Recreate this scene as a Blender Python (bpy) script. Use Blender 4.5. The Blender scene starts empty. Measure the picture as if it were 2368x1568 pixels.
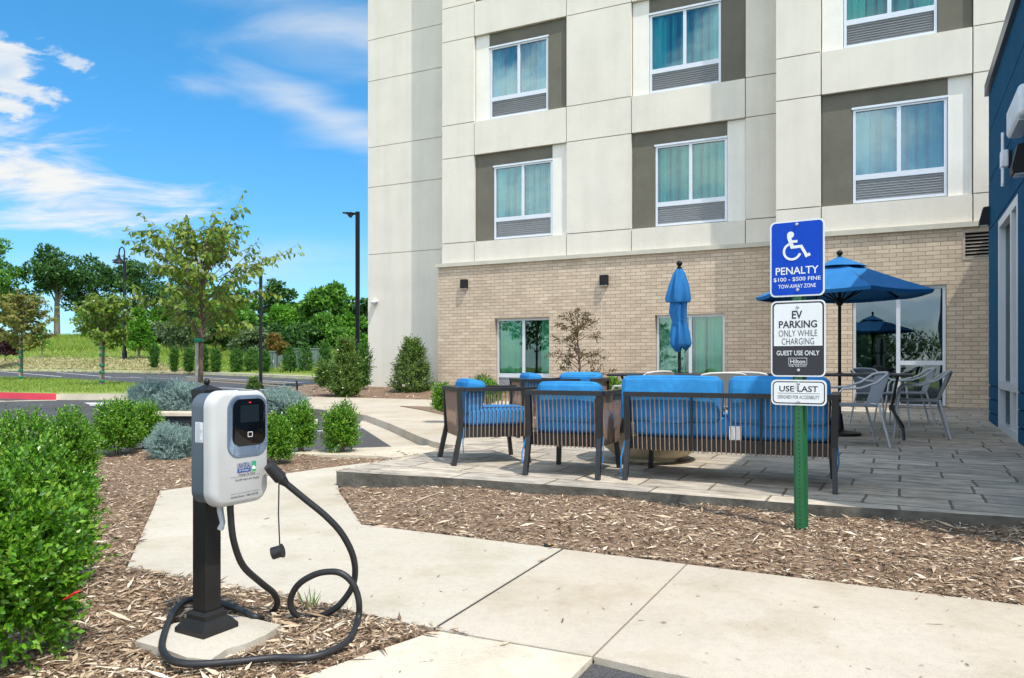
import bpy, math, random
import numpy as np
from mathutils import Vector, Matrix
from math import radians, sin, cos, pi, sqrt, atan2

# ------------------------------------------------------------------ scene, camera, light
S = bpy.context.scene
COL = S.collection
F, CX, HY, HC, SL = 1787.0, 1184.0, 840.0, 1.083, 0.01   # lens and eye level measured from the photo; ground rises 1 %
cam = bpy.data.cameras.new('camera'); cam_o = bpy.data.objects.new('camera', cam); COL.objects.link(cam_o)
cam_o.location = (0, 0, HC); cam_o.rotation_euler = (pi/2, 0, 0)
cam.sensor_width = 36; cam.lens = 36*F/2368; cam.shift_y = 56/2368; cam.clip_start = .05; cam.clip_end = 3000
S.camera = cam_o

SUN_EL = radians(61); SUN_H = Vector((.585, -.811)).normalized()
SUN = Vector((SUN_H.x*cos(SUN_EL), SUN_H.y*cos(SUN_EL), sin(SUN_EL)))
sl = bpy.data.lights.new('sun', 'SUN'); sl.energy = 3.2; sl.angle = radians(.53); sl.color = (1, .955, .88)
so = bpy.data.objects.new('sun', sl); COL.objects.link(so); so.rotation_euler = SUN.to_track_quat('Z', 'Y').to_euler(); so.location = (20, -30, 60)

W = bpy.data.worlds.new('World'); S.world = W; W.use_nodes = True
S.view_settings.view_transform = 'Standard'; S.view_settings.look = 'None'; S.view_settings.exposure = 0.50; S.view_settings.gamma = 1
try: S.cycles.use_denoising = True; S.cycles.max_bounces = 8; S.cycles.transparent_max_bounces = 12
except Exception: pass

def build_sky():
    nt = W.node_tree; nt.nodes.clear(); N = nt.nodes; L = nt.links
    out = N.new('ShaderNodeOutputWorld'); bg = N.new('ShaderNodeBackground'); bg.inputs[1].default_value = .15
    sky = N.new('ShaderNodeTexSky'); sky.sky_type = 'NISHITA'; sky.sun_disc = False
    sky.sun_elevation = SUN_EL; sky.sun_rotation = atan2(SUN_H.x, SUN_H.y)
    sky.air_density = 1.0; sky.dust_density = .3; sky.ozone_density = 2.2
    hs = N.new('ShaderNodeHueSaturation'); hs.inputs['Saturation'].default_value = 1.34; hs.inputs['Value'].default_value = 1.0
    L.new(sky.outputs[0], hs.inputs['Color']); hs.inputs['Hue'].default_value = .492
    tc = N.new('ShaderNodeTexCoord'); sp = N.new('ShaderNodeSeparateXYZ'); L.new(tc.outputs['Generated'], sp.inputs[0])
    def m(op, a, b=None, clamp=False):
        n = N.new('ShaderNodeMath'); n.operation = op; n.use_clamp = clamp
        for i, x in enumerate((a, b)):
            if x is None: continue
            if isinstance(x, (int, float)): n.inputs[i].default_value = x
            else: L.new(x, n.inputs[i])
        return n.outputs[0]
    def rng(x, lo, hi):
        n = N.new('ShaderNodeMapRange'); n.interpolation_type = 'SMOOTHSTEP'; n.clamp = True
        L.new(x, n.inputs[0]); n.inputs[1].default_value = lo; n.inputs[2].default_value = hi
        return n.outputs[0]
    # cloud layer: directions projected on a dome slice (compass bearing, slope)
    yy = m('MAXIMUM', m('ABSOLUTE', sp.outputs[1]), .08)
    a = m('DIVIDE', sp.outputs[0], yy); b = m('DIVIDE', sp.outputs[2], yy)
    cb = N.new('ShaderNodeCombineXYZ')
    def noise(sx, sy, rot, scale, detail, rough, dist=0, off=0):
        mp = N.new('ShaderNodeMapping'); L.new(cb.outputs[0], mp.inputs[0])
        mp.inputs['Scale'].default_value = (sx, sy, 1); mp.inputs['Rotation'].default_value = (0, 0, rot); mp.inputs['Location'].default_value = (off, off*.7, 0)
        n = N.new('ShaderNodeTexNoise'); L.new(mp.outputs[0], n.inputs['Vector'])
        n.inputs['Scale'].default_value = scale; n.inputs['Detail'].default_value = detail; n.inputs['Roughness'].default_value = rough; n.inputs['Distortion'].default_value = dist
        return n.outputs['Fac']
    L.new(a, cb.inputs[0]); L.new(b, cb.inputs[1])
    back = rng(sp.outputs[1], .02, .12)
    def blob(u, v, rx, ry, rot):
        a0 = (u-CX)/F; b0 = (HY-v)/F
        dx = m('SUBTRACT', a, a0); dy = m('SUBTRACT', b, b0); c, s = cos(rot), sin(rot)
        x = m('ADD', m('MULTIPLY', dx, c*F/rx), m('MULTIPLY', dy, s*F/rx)); y = m('ADD', m('MULTIPLY', dx, -s*F/ry), m('MULTIPLY', dy, c*F/ry))
        return m('SUBTRACT', 1, m('SQRT', m('ADD', m('MULTIPLY', x, x), m('MULTIPLY', y, y))))
    n1 = noise(1.7, 8.0, radians(13), 3.0, 10, .60, .5)
    n2 = noise(2.0, 6.0, radians(24), 2.2, 7, .5, .8, 3.1)
    n3 = noise(3.0, 7.0, radians(10), 4.0, 9, .6, .2, 7.7)
    def layer(bl, n, gain, lo, hi, op):
        return m('MULTIPLY', rng(m('ADD', bl, m('MULTIPLY', m('SUBTRACT', n, .5), gain)), lo, hi), op)
    big = m('MAXIMUM', layer(blob(90, 405, 430, 135, radians(-15)), n1, 3.0, .10, 1.0, 1), layer(blob(250, 480, 370, 95, radians(-3)), n1, 2.6, .10, 1.0, .95))
    wis = m('MAXIMUM', layer(blob(720, 255, 420, 95, radians(-20)), n2, 1.6, .1, 1.1, .9), layer(blob(760, 60, 400, 170, radians(-12)), n2, 1.6, .05, 1.3, .72))
    low = layer(blob(560, 600, 700, 90, 0), n2, 1.2, .1, 1.4, .45)
    sm = m('MAXIMUM', layer(blob(10, 170, 170, 95, radians(-25)), n3, 2.6, .12, .55, .95), layer(blob(160, 140, 160, 50, radians(-35)), n3, 3.0, .55, .95, .7))
    fill_clouds = m('MULTIPLY', rng(noise(1.2, 2.4, .2, 1.6, 8, .55, .3, 11), .36, .60), m('SUBTRACT', 1, back))  # unseen clouds behind the camera, added as neutral fill light
    fac = m('MAXIMUM', m('MULTIPLY', back, m('MAXIMUM', m('MAXIMUM', big, wis), m('MAXIMUM', sm, low))), fill_clouds, clamp=True)
    mx = N.new('ShaderNodeMix'); mx.data_type = 'RGBA'
    L.new(fac, mx.inputs[0]); L.new(hs.outputs[0], mx.inputs[6])
    cr = N.new('ShaderNodeMix'); cr.data_type = 'RGBA'; L.new(rng(n1, .3, .6), cr.inputs[0])
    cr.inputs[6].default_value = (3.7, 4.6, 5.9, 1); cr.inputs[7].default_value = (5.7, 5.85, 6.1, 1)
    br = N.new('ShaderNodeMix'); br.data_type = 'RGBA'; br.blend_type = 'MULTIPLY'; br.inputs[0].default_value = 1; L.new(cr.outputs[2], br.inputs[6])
    bm_ = m('SUBTRACT', 2.0, m('MULTIPLY', back, 1.23)); bc_ = N.new('ShaderNodeCombineColor'); L.new(bm_, bc_.inputs[0]); L.new(m('MULTIPLY', bm_, .985), bc_.inputs[1]); L.new(m('MULTIPLY', bm_, .93), bc_.inputs[2]); L.new(bc_.outputs[0], br.inputs[7])  # added clouds behind the camera made brighter and warmer to lift the shade
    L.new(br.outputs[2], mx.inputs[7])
    # the pale band at the horizon is deeper blue in clear summer air
    hz = N.new('ShaderNodeMix'); hz.data_type = 'RGBA'; hz.blend_type = 'MULTIPLY'; hz.inputs[0].default_value = 1; L.new(hs.outputs[0], hz.inputs[6])
    hr = N.new('ShaderNodeValToRGB'); hr.color_ramp.elements[0].position = 0; hr.color_ramp.elements[0].color = (.40, .62, .86, 1); hr.color_ramp.elements[1].position = .42; hr.color_ramp.elements[1].color = (.82, 1.0, 1.0, 1)
    L.new(sp.outputs[2], hr.inputs[0]); L.new(hr.outputs[0], hz.inputs[7]); L.new(hz.outputs[2], mx.inputs[6])
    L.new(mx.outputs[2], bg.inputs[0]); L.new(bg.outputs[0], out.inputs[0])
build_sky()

# ------------------------------------------------------------------ helpers: where things stand
def G(u, v, off=0.0):
    "point of the ground plane (raised by off) that the photo shows at u, v"
    Y = (HC-off)/((v-HY)/F+SL)
    return Vector(((u-CX)/F*Y, Y, off+SL*Y))
def P3(u, v, Y): return Vector(((u-CX)/F*Y, Y, HC-(v-HY)/F*Y))
RD = Vector((3564, -1787)).normalized(); MD = Vector((-RD.y, RD.x))     # along the facade / into the building
ANG = atan2(RD.y, RD.x)
def rm(p): return (p.x*RD.x+p.y*RD.y, p.x*MD.x+p.y*MD.y)
def xy(r, m): return Vector((r*RD.x+m*MD.x, r*RD.y+m*MD.y))
def on_m(u, v, m):
    a = (u-CX)/F; Y = m/(MD.x*a+MD.y); X = a*Y
    return (RD.x*X+RD.y*Y, HC-(v-HY)/F*Y)
def on_r(u, v, r):
    a = (u-CX)/F; Y = r/(RD.x*a+RD.y); X = a*Y
    return (MD.x*X+MD.y*Y, HC-(v-HY)/F*Y)

# ------------------------------------------------------------------ helpers: objects
def tag(o, label=None, cat=None, group=None, kind=None):
    if label: o['label'] = label
    if cat: o['category'] = cat
    if group: o['group'] = group
    if kind: o['kind'] = kind
    return o
def thing(name, label, cat, loc=(0, 0, 0), rz=0.0, group=None):
    o = bpy.data.objects.new(name, None); COL.objects.link(o); o.empty_display_size = .1
    o.location = loc; o.rotation_euler = (0, 0, rz)
    return tag(o, label, cat, group)
def dup(root, loc=None, rz=None, label=None, group=None):
    r = root.copy(); COL.objects.link(r)
    if loc is not None: r.location = loc
    if rz is not None: r.rotation_euler = (0, 0, rz)
    if label: r['label'] = label
    if group: r['group'] = group
    def kids(src, dst):
        for ch in list(src.children):
            c = ch.copy(); COL.objects.link(c); c.parent = dst; kids(ch, c)
    kids(root, r)
    return r

class MB:
    def __init__(s): s.v = []; s.f = []
    def add(s, vs, fs):
        n = len(s.v); s.v += [tuple(x) for x in vs]; s.f += [tuple(i+n for i in f) for f in fs]; return s
    def box(s, x0, x1, y0, y1, z0, z1):
        return s.add([(x0,y0,z0),(x1,y0,z0),(x1,y1,z0),(x0,y1,z0),(x0,y0,z1),(x1,y0,z1),(x1,y1,z1),(x0,y1,z1)],
                     [(0,3,2,1),(4,5,6,7),(0,1,5,4),(1,2,6,5),(2,3,7,6),(3,0,4,7)])
    def bar(s, p, q, w, h, up=(0, 0, 1)):
        p, q = Vector(p), Vector(q); d = (q-p).normalized(); u = Vector(up)
        if abs(d.dot(u)) > .98: u = Vector((0, 1, 0))
        x = d.cross(u).normalized(); y = x.cross(d)
        vs = [c+x*(i*w/2)+y*(j*h/2) for c in (p, q) for i, j in ((-1,-1),(1,-1),(1,1),(-1,1))]
        return s.add(vs, [(3,2,1,0),(4,5,6,7),(0,1,5,4),(1,2,6,5),(2,3,7,6),(3,0,4,7)])
    def tube(s, pts, r, n=8, caps=True):
        pts = [Vector(p) for p in pts]; k = len(pts); rs = r if isinstance(r, (list, tuple)) else [r]*k
        vs = []; t0 = (pts[1]-pts[0]).normalized(); ref = Vector((0, 0, 1)) if abs(t0.z) < .9 else Vector((1, 0, 0))
        x = t0.cross(ref).normalized()
        for i, p in enumerate(pts):
            t = (pts[min(i+1, k-1)]-pts[max(i-1, 0)]).normalized()
            x = (x-t*x.dot(t)).normalized(); y = t.cross(x)
            vs += [p+(x*cos(2*pi*j/n)+y*sin(2*pi*j/n))*rs[i] for j in range(n)]
        fs = [(i*n+j, i*n+(j+1)%n, (i+1)*n+(j+1)%n, (i+1)*n+j) for i in range(k-1) for j in range(n)]
        if caps: fs += [tuple(range(n-1, -1, -1)), tuple(range((k-1)*n, k*n))]
        return s.add(vs, fs)
    def lathe(s, prof, n=24, c=(0, 0, 0), caps=True):
        vs = [(c[0]+r*cos(2*pi*j/n), c[1]+r*sin(2*pi*j/n), c[2]+z) for r, z in prof for j in range(n)]
        k = len(prof)
        fs = [(i*n+j, i*n+(j+1)%n, (i+1)*n+(j+1)%n, (i+1)*n+j) for i in range(k-1) for j in range(n)]
        if caps: fs += [tuple(range(n-1, -1, -1)), tuple(range((k-1)*n, k*n))]
        return s.add(vs, fs)
    def prism(s, poly, z0, z1, plane=None):
        "poly of 2D points; plane(a, b, h) -> 3D"
        f = plane or (lambda a, b, h: (a, b, h)); n = len(poly)
        vs = [f(p[0], p[1], z0) for p in poly]+[f(p[0], p[1], z1) for p in poly]
        return s.add(vs, [tuple(range(n-1, -1, -1)), tuple(range(n, 2*n))]+[(i, (i+1) % n, n+(i+1) % n, n+i) for i in range(n)])
    def slab(s, pts, depth):
        n = len(pts); pts = [Vector(p) for p in pts]
        vs = pts+[p-Vector((0, 0, depth)) for p in pts]
        area = sum(pts[i].x*pts[(i+1) % n].y-pts[(i+1) % n].x*pts[i].y for i in range(n))
        top = tuple(range(n)) if area > 0 else tuple(range(n-1, -1, -1))
        return s.add(vs, [top]+[(i, n+i, n+(i+1) % n, (i+1) % n) if area > 0 else (i, (i+1) % n, n+(i+1) % n, n+i) for i in range(n)])
    def rbox(s, c, size, r, n=5, puff=0.0, rot=None):
        "rounded box, optionally puffed like a cushion"
        h = [x/2 for x in size]; R = rot or Matrix.Identity(3); c = Vector(c); r = min([r]+h)
        for ax in range(3):
            for sg in (-1, 1):
                b, d = (ax+1) % 3, (ax+2) % 3; vs = []
                def ts(hh):
                    core = [-hh+r+(2*hh-2*r)*i/3 for i in range(4)]
                    return [-hh+r*(1-cos(pi/2*i/n)) if False else -hh+r*i/n for i in range(n)]+core+[hh-r+r*(i+1)/n for i in range(n)]
                A, B = ts(h[b]), ts(h[d])
                for i in A:
                    for j in B:
                        p = [0, 0, 0]; p[ax] = sg*h[ax]; p[b] = i; p[d] = j
                        q = [max(-(h[k]-r), min(h[k]-r, p[k])) for k in range(3)]
                        e = Vector([p[k]-q[k] for k in range(3)]); e = e.normalized()*r if e.length > 1e-9 else e
                        w = Vector(q)+e
                        if puff:
                            g = 1
                            for k in (b, d): g *= max(0, 1-(p[k]/h[k])**2)
                            w[ax] += sg*puff*g**.6
                        vs.append(c+R @ w)
                nb = len(B); fs = []
                for i in range(len(A)-1):
                    for j in range(nb-1):
                        q = (i*nb+j, (i+1)*nb+j, (i+1)*nb+j+1, i*nb+j+1)
                        fs.append(q if sg > 0 else q[::-1])
                s.add(vs, fs)
        return s
    def build(s, name, mat, parent=None, smooth=None):
        me = bpy.data.meshes.new(name); me.from_pydata(s.v, [], s.f); me.materials.append(mat)
        if smooth is not None:
            import bmesh
            bm = bmesh.new(); bm.from_mesh(me); bmesh.ops.remove_doubles(bm, verts=bm.verts, dist=1e-5); bm.to_mesh(me); bm.free()
            me.shade_smooth(); me.set_sharp_from_angle(angle=radians(smooth))
        me.update()
        o = bpy.data.objects.new(name, me); COL.objects.link(o)
        if parent: o.parent = parent
        return o

def np_mesh(name, verts, nper, mat, parent=None):
    "many separate polygons of nper corners each; verts (N, nper, 3)"
    v = np.asarray(verts, dtype=np.float32); n = len(v)
    me = bpy.data.meshes.new(name); me.vertices.add(n*nper); me.vertices.foreach_set('co', v.reshape(-1))
    me.loops.add(n*nper); me.loops.foreach_set('vertex_index', np.arange(n*nper, dtype=np.int32))
    me.polygons.add(n); me.polygons.foreach_set('loop_start', np.arange(0, n*nper, nper, dtype=np.int32))
    me.update(calc_edges=True); me.validate(); me.materials.append(mat)
    o = bpy.data.objects.new(name, me); COL.objects.link(o)
    if parent: o.parent = parent
    return o
def unit(a): return a/np.maximum(np.linalg.norm(a, axis=-1, keepdims=True), 1e-9)
def leaf_quads(P, D, N, Ln, Wd, fold=.18):
    D = unit(D); Sd = unit(np.cross(D, N)); N = np.cross(Sd, D)
    Ln = np.asarray(Ln).reshape(-1, 1); Wd = np.asarray(Wd).reshape(-1, 1)
    mid = P+D*Ln*.45+N*Wd*fold
    return np.stack([P, mid+Sd*Wd*.5, P+D*Ln, mid-Sd*Wd*.5], axis=1)
def in_poly(x, y, poly):
    x = np.asarray(x); y = np.asarray(y); c = np.zeros(x.shape, bool); n = len(poly)
    for i in range(n):
        x0, y0 = poly[i][0], poly[i][1]; x1, y1 = poly[(i+1) % n][0], poly[(i+1) % n][1]
        t = ((y0 > y) != (y1 > y)) & (x < (x1-x0)*(y-y0)/((y1-y0) if y1 != y0 else 1e-12)+x0)
        c ^= t
    return c

# ------------------------------------------------------------------ helpers: materials
def C(r, g, b):
    f = lambda c: c/12.92 if c <= .04045 else ((c+.055)/1.055)**2.4
    return (f(r/255), f(g/255), f(b/255))
def M(name, col, rough=.6, var=.12, scale=6, bump=0.0, bscale=60, metal=0.0, spec=.5, detail=5, stretch=None, col2=None, coat=0, sheen=0):
    m = bpy.data.materials.new(name); m.use_nodes = True; nt = m.node_tree; N = nt.nodes; L = nt.links
    b = N['Principled BSDF']; b.inputs['Roughness'].default_value = rough; b.inputs['Metallic'].default_value = metal
    b.inputs['Specular IOR Level'].default_value = spec
    if coat: b.inputs['Coat Weight'].default_value = coat; b.inputs['Coat Roughness'].default_value = .1
    if sheen: b.inputs['Sheen Weight'].default_value = sheen
    tc = N.new('ShaderNodeTexCoord'); vec = tc.outputs['Object']
    if stretch:
        mp = N.new('ShaderNodeMapping'); mp.inputs['Scale'].default_value = stretch; L.new(vec, mp.inputs[0]); vec = mp.outputs[0]
    n = N.new('ShaderNodeTexNoise'); n.inputs['Scale'].default_value = scale; n.inputs['Detail'].default_value = detail; n.inputs['Roughness'].default_value = .62; L.new(vec, n.inputs['Vector'])
    cr = N.new('ShaderNodeValToRGB'); cr.color_ramp.elements[0].position = .3; cr.color_ramp.elements[1].position = .7
    c2 = col2 or tuple(min(1, x*(1+var)) for x in col); c1 = col if col2 else tuple(x*(1-var) for x in col)
    cr.color_ramp.elements[0].color = (*c1, 1); cr.color_ramp.elements[1].color = (*c2, 1)
    L.new(n.outputs['Fac'], cr.inputs[0]); L.new(cr.outputs[0], b.inputs['Base Color'])
    if bump:
        n2 = N.new('ShaderNodeTexNoise'); n2.inputs['Scale'].default_value = bscale; n2.inputs['Detail'].default_value = 4; L.new(vec, n2.inputs['Vector'])
        bp = N.new('ShaderNodeBump'); bp.inputs['Strength'].default_value = bump; bp.inputs['Distance'].default_value = .02
        L.new(n2.outputs['Fac'], bp.inputs['Height']); L.new(bp.outputs[0], b.inputs['Normal'])
    m['ramp'] = cr.name
    return m
def weather(m, scale, stretch, lo, hi, p0=.35, p1=.65, tint=(1, 1, 1), detail=7):
    "multiply a material's colour by a soft stain pattern"
    nt = m.node_tree; N = nt.nodes; L = nt.links; b = N['Principled BSDF']; src = b.inputs['Base Color'].links[0].from_socket
    tc = N.new('ShaderNodeTexCoord'); mp = N.new('ShaderNodeMapping'); mp.inputs['Scale'].default_value = stretch; mp.inputs['Location'].default_value = (scale*.37, scale*.11, 1.7); L.new(tc.outputs['Object'], mp.inputs[0])
    n = N.new('ShaderNodeTexNoise'); n.inputs['Scale'].default_value = scale; n.inputs['Detail'].default_value = detail; n.inputs['Roughness'].default_value = .6; L.new(mp.outputs[0], n.inputs['Vector'])
    cr = N.new('ShaderNodeValToRGB'); cr.color_ramp.elements[0].position = p0; cr.color_ramp.elements[1].position = p1
    cr.color_ramp.elements[0].color = (*[lo*t for t in tint], 1); cr.color_ramp.elements[1].color = (hi, hi, hi, 1); L.new(n.outputs['Fac'], cr.inputs[0])
    mx = N.new('ShaderNodeMix'); mx.data_type = 'RGBA'; mx.blend_type = 'MULTIPLY'; mx.inputs[0].default_value = 1; mx.clamp_result = False
    L.new(src, mx.inputs[6]); L.new(cr.outputs[0], mx.inputs[7]); L.new(mx.outputs[2], b.inputs['Base Color']); return m
def LM(name, cols, trans=.3, rough=.45, spec=.4):
    m = bpy.data.materials.new(name); m.use_nodes = True; nt = m.node_tree; N = nt.nodes; L = nt.links
    b = N['Principled BSDF']; b.inputs['Roughness'].default_value = rough; b.inputs['Specular IOR Level'].default_value = spec
    g = N.new('ShaderNodeNewGeometry'); cr = N.new('ShaderNodeValToRGB'); e = cr.color_ramp.elements
    while len(e) < len(cols): e.new(.5)
    for i, c in enumerate(cols): e[i].position = i/(len(cols)-1) if len(cols) > 1 else 0; e[i].color = (*c, 1)
    L.new(g.outputs['Random Per Island'], cr.inputs[0]); L.new(cr.outputs[0], b.inputs['Base Color'])
    if trans:
        t = N.new('ShaderNodeBsdfTranslucent'); mx = N.new('ShaderNodeMixShader'); mx.inputs[0].default_value = trans
        L.new(cr.outputs[0], t.inputs[0]); L.new(b.outputs[0], mx.inputs[1]); L.new(t.outputs[0], mx.inputs[2])
        L.new(mx.outputs[0], N['Material Output'].inputs[0])
    return m
def glass(name, tint, refl, rough=.01, fres=True):
    m = bpy.data.materials.new(name); m.use_nodes = True; nt = m.node_tree; N = nt.nodes; L = nt.links
    N.remove(N['Principled BSDF'])
    t = N.new('ShaderNodeBsdfTransparent'); t.inputs[0].default_value = (*tint, 1)
    gl = N.new('ShaderNodeBsdfGlossy'); gl.inputs['Roughness'].default_value = rough; gl.inputs[0].default_value = (.88, .97, 1, 1)
    tc = N.new('ShaderNodeTexCoord'); n = N.new('ShaderNodeTexNoise'); n.inputs['Scale'].default_value = 1.2; L.new(tc.outputs['Object'], n.inputs['Vector'])
    bp = N.new('ShaderNodeBump'); bp.inputs['Strength'].default_value = .05; bp.inputs['Distance'].default_value = .05; L.new(n.outputs['Fac'], bp.inputs['Height']); L.new(bp.outputs[0], gl.inputs['Normal'])
    fr = N.new('ShaderNodeFresnel'); fr.inputs[0].default_value = 1.5 if fres else 1.02
    ad = N.new('ShaderNodeMath'); ad.operation = 'ADD'; ad.inputs[1].default_value = refl; ad.use_clamp = True; L.new(fr.outputs[0], ad.inputs[0])
    mx = N.new('ShaderNodeMixShader'); L.new(ad.outputs[0], mx.inputs[0]); L.new(t.outputs[0], mx.inputs[1]); L.new(gl.outputs[0], mx.inputs[2])
    L.new(mx.outputs[0], N['Material Output'].inputs[0])
    return m
def brick_mat(name, c1, c2, mortar, bw, rh, ms, axes='xz', rot=0.0, bump=.5, rough=.8, noise_amt=.25, squash=1.0, nscale=2.0, offset=.5, streak=None):
    m = bpy.data.materials.new(name); m.use_nodes = True; nt = m.node_tree; N = nt.nodes; L = nt.links
    b = N['Principled BSDF']; b.inputs['Roughness'].default_value = rough
    tc = N.new('ShaderNodeTexCoord'); sp = N.new('ShaderNodeSeparateXYZ'); cb = N.new('ShaderNodeCombineXYZ'); L.new(tc.outputs['Object'], sp.inputs[0])
    L.new(sp.outputs[0], cb.inputs[0]); L.new(sp.outputs[2 if axes == 'xz' else 1], cb.inputs[1])
    mp = N.new('ShaderNodeMapping'); mp.inputs['Rotation'].default_value = (0, 0, rot); L.new(cb.outputs[0], mp.inputs[0])
    br = N.new('ShaderNodeTexBrick'); br.offset = offset; br.squash = squash
    if squash != 1:      # hand stamped: rows wander and stones vary in length
        br.squash_frequency = 3; br.offset_frequency = 2
        wn = N.new('ShaderNodeTexNoise'); wn.inputs['Scale'].default_value = 1.7; wn.inputs['Detail'].default_value = 3; L.new(mp.outputs[0], wn.inputs['Vector'])
        sv = N.new('ShaderNodeVectorMath'); sv.operation = 'SUBTRACT'; sv.inputs[1].default_value = (.5, .5, .5); L.new(wn.outputs['Color'], sv.inputs[0])
        sc_ = N.new('ShaderNodeVectorMath'); sc_.operation = 'MULTIPLY_ADD'; sc_.inputs[1].default_value = (.07, .016, 0); L.new(sv.outputs[0], sc_.inputs[0]); L.new(mp.outputs[0], sc_.inputs[2]); L.new(sc_.outputs[0], br.inputs['Vector'])
    else: L.new(mp.outputs[0], br.inputs['Vector'])
    br.inputs['Color1'].default_value = (*c1, 1); br.inputs['Color2'].default_value = (*c2, 1); br.inputs['Mortar'].default_value = (*mortar, 1)
    br.inputs['Scale'].default_value = 1; br.inputs['Mortar Size'].default_value = ms; br.inputs['Mortar Smooth'].default_value = .3
    br.inputs['Brick Width'].default_value = bw; br.inputs['Row Height'].default_value = rh
    n = N.new('ShaderNodeTexNoise'); n.inputs['Scale'].default_value = nscale; n.inputs['Detail'].default_value = 8; n.inputs['Roughness'].default_value = .7
    if streak:
        m2 = N.new('ShaderNodeMapping'); m2.inputs['Scale'].default_value = streak; L.new(mp.outputs[0], m2.inputs[0]); L.new(m2.outputs[0], n.inputs['Vector'])
    else: L.new(tc.outputs['Object'], n.inputs['Vector'])
    mr = N.new('ShaderNodeMapRange'); mr.inputs[1].default_value = .3; mr.inputs[2].default_value = .7; mr.inputs[3].default_value = 1-noise_amt; mr.inputs[4].default_value = 1+noise_amt*.6; L.new(n.outputs['Fac'], mr.inputs[0])
    mx = N.new('ShaderNodeMix'); mx.data_type = 'RGBA'; mx.blend_type = 'MULTIPLY'; mx.inputs[0].default_value = 1
    L.new(br.outputs['Color'], mx.inputs[6]); L.new(mr.outputs[0], mx.inputs[7]); L.new(mx.outputs[2], b.inputs['Base Color'])
    bp = N.new('ShaderNodeBump'); bp.inputs['Strength'].default_value = bump; bp.inputs['Distance'].default_value = .01; bp.invert = True
    n2 = N.new('ShaderNodeTexNoise'); n2.inputs['Scale'].default_value = 25; n2.inputs['Detail'].default_value = 5; L.new(tc.outputs['Object'], n2.inputs['Vector'])
    sb = N.new('ShaderNodeMath'); sb.operation = 'SUBTRACT'; mu = N.new('ShaderNodeMath'); mu.operation = 'MULTIPLY'; mu.inputs[1].default_value = .35; L.new(n2.outputs['Fac'], mu.inputs[0])
    L.new(br.outputs['Fac'], sb.inputs[0]); L.new(mu.outputs[0], sb.inputs[1])
    L.new(sb.outputs[0], bp.inputs['Height']); L.new(bp.outputs[0], b.inputs['Normal'])
    return m

mt = {}
mt['stucco'] = M('stucco', (.705, .652, .558), .9, .04, 1.2, .25, 90)
mt['stucco_light'] = M('stucco light', (.78, .745, .67), .9, .05, 1.5, .2, 90)
mt['accent'] = M('grey brown stucco', (.135, .125, .095), .9, .12, 2, .25, 80)
mt['joint'] = M('joint shadow gap', (.56, .50, .40), .9)
mt['brick'] = brick_mat('painted brick', (.66, .53, .39), (.53, .415, .30), (.36, .27, .19), .24, .0795, .006, bump=.8, noise_amt=.10)
mt['cornice'] = M('cornice', (.52, .49, .40), .8, .08, 4)
mt['frame'] = M('window frame', (.62, .65, .69), .35, .03, 3, metal=.2)
mt['grille'] = M('louver metal', (.46, .47, .49), .4, .05, 5, metal=.3)
mt['dark'] = M('dark room', (.012, .014, .015), .9)
mt['curtain'] = M('curtain', (.82, .86, .82), .8, .06, 3)
mt['sheer'] = M('sheer curtain', (.36, .52, .52), .8, .15, 2)
mt['glass'] = glass('window glass', (.46, .84, .84), .075)
mt['glass_b'] = glass('window glass greener', (.46, .86, .80), .05)
mt['glass_c'] = glass('window glass bluer', (.42, .78, .82), .10)
mt['glass_low'] = glass('ground window glass', (.50, .80, .68), .035)
mt['glass_dark'] = glass('door glass', (.28, .38, .40), .09)
mt['glass_side'] = glass('annexe glass', (.25, .31, .34), .07, .01, False)
mt['concrete'] = M('concrete walk', (.45, .39, .315), .85, .07, 1.6, .12, 120, detail=8)
mt['concrete_new'] = M('pale concrete', (.465, .42, .345), .85, .06, 1.4, .1, 120, detail=8)
mt['kerb'] = M('kerb concrete', (.53, .465, .365), .85, .10, 3, .25, 80, detail=8)
mt['asphalt'] = M('asphalt', (.075, .072, .072), .9, .18, 3, .9, 90, detail=9)
mt['paint_white'] = M('road paint', (.72, .72, .70), .7, .08, 20)
mt['paint_yellow'] = M('yellow road paint', (.45, .30, .13), .7, .15, 10)
mt['paint_red'] = M('red kerb paint', (.70, .05, .085), .6, .1, 6)
mt['patio'] = brick_mat('stamped concrete', (.54, .465, .365), (.40, .355, .295), (.19, .145, .105), .50, .34, .010, 'xy', -ANG, .8, .75, .55, 1.55, 3.4, .41, (1, 3.2, 1))
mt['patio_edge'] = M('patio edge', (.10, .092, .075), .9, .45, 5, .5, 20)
mt['soil'] = M('mulch soil', (.095, .056, .034), .95, .5, 30, .8, 50, col2=(.30, .20, .128))
mt['chip'] = LM('mulch chips', [(.09, .052, .031), (.18, .112, .066), (.30, .20, .122), (.43, .315, .205), (.55, .43, .30), (.68, .58, .45)], 0, .8, .2)
mt['grass'] = M('grass ground', (.15, .22, .035), .9, .2, .35, .4, 3, col2=(.29, .35, .07), detail=9)
mt['straw'] = M('dry straw bank', (.19, .22, .06), .9, .25, 1.1, .4, 6, col2=(.44, .36, .22), detail=10)
mt['blade'] = LM('grass blades', [(.13, .23, .025), (.22, .34, .04), (.31, .41, .07), (.40, .41, .13)], .4, .6, .2)
mt['black'] = M('black metal', (.012, .012, .014), .5, .15, 8, .05, 200, spec=.25)
mt['bark'] = M('bark', (.16, .135, .11), .9, .25, 8, .6, 30, stretch=(1, 1, .25))
mt['bark_red'] = M('young bark', (.13, .085, .06), .8, .2, 12)

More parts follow.
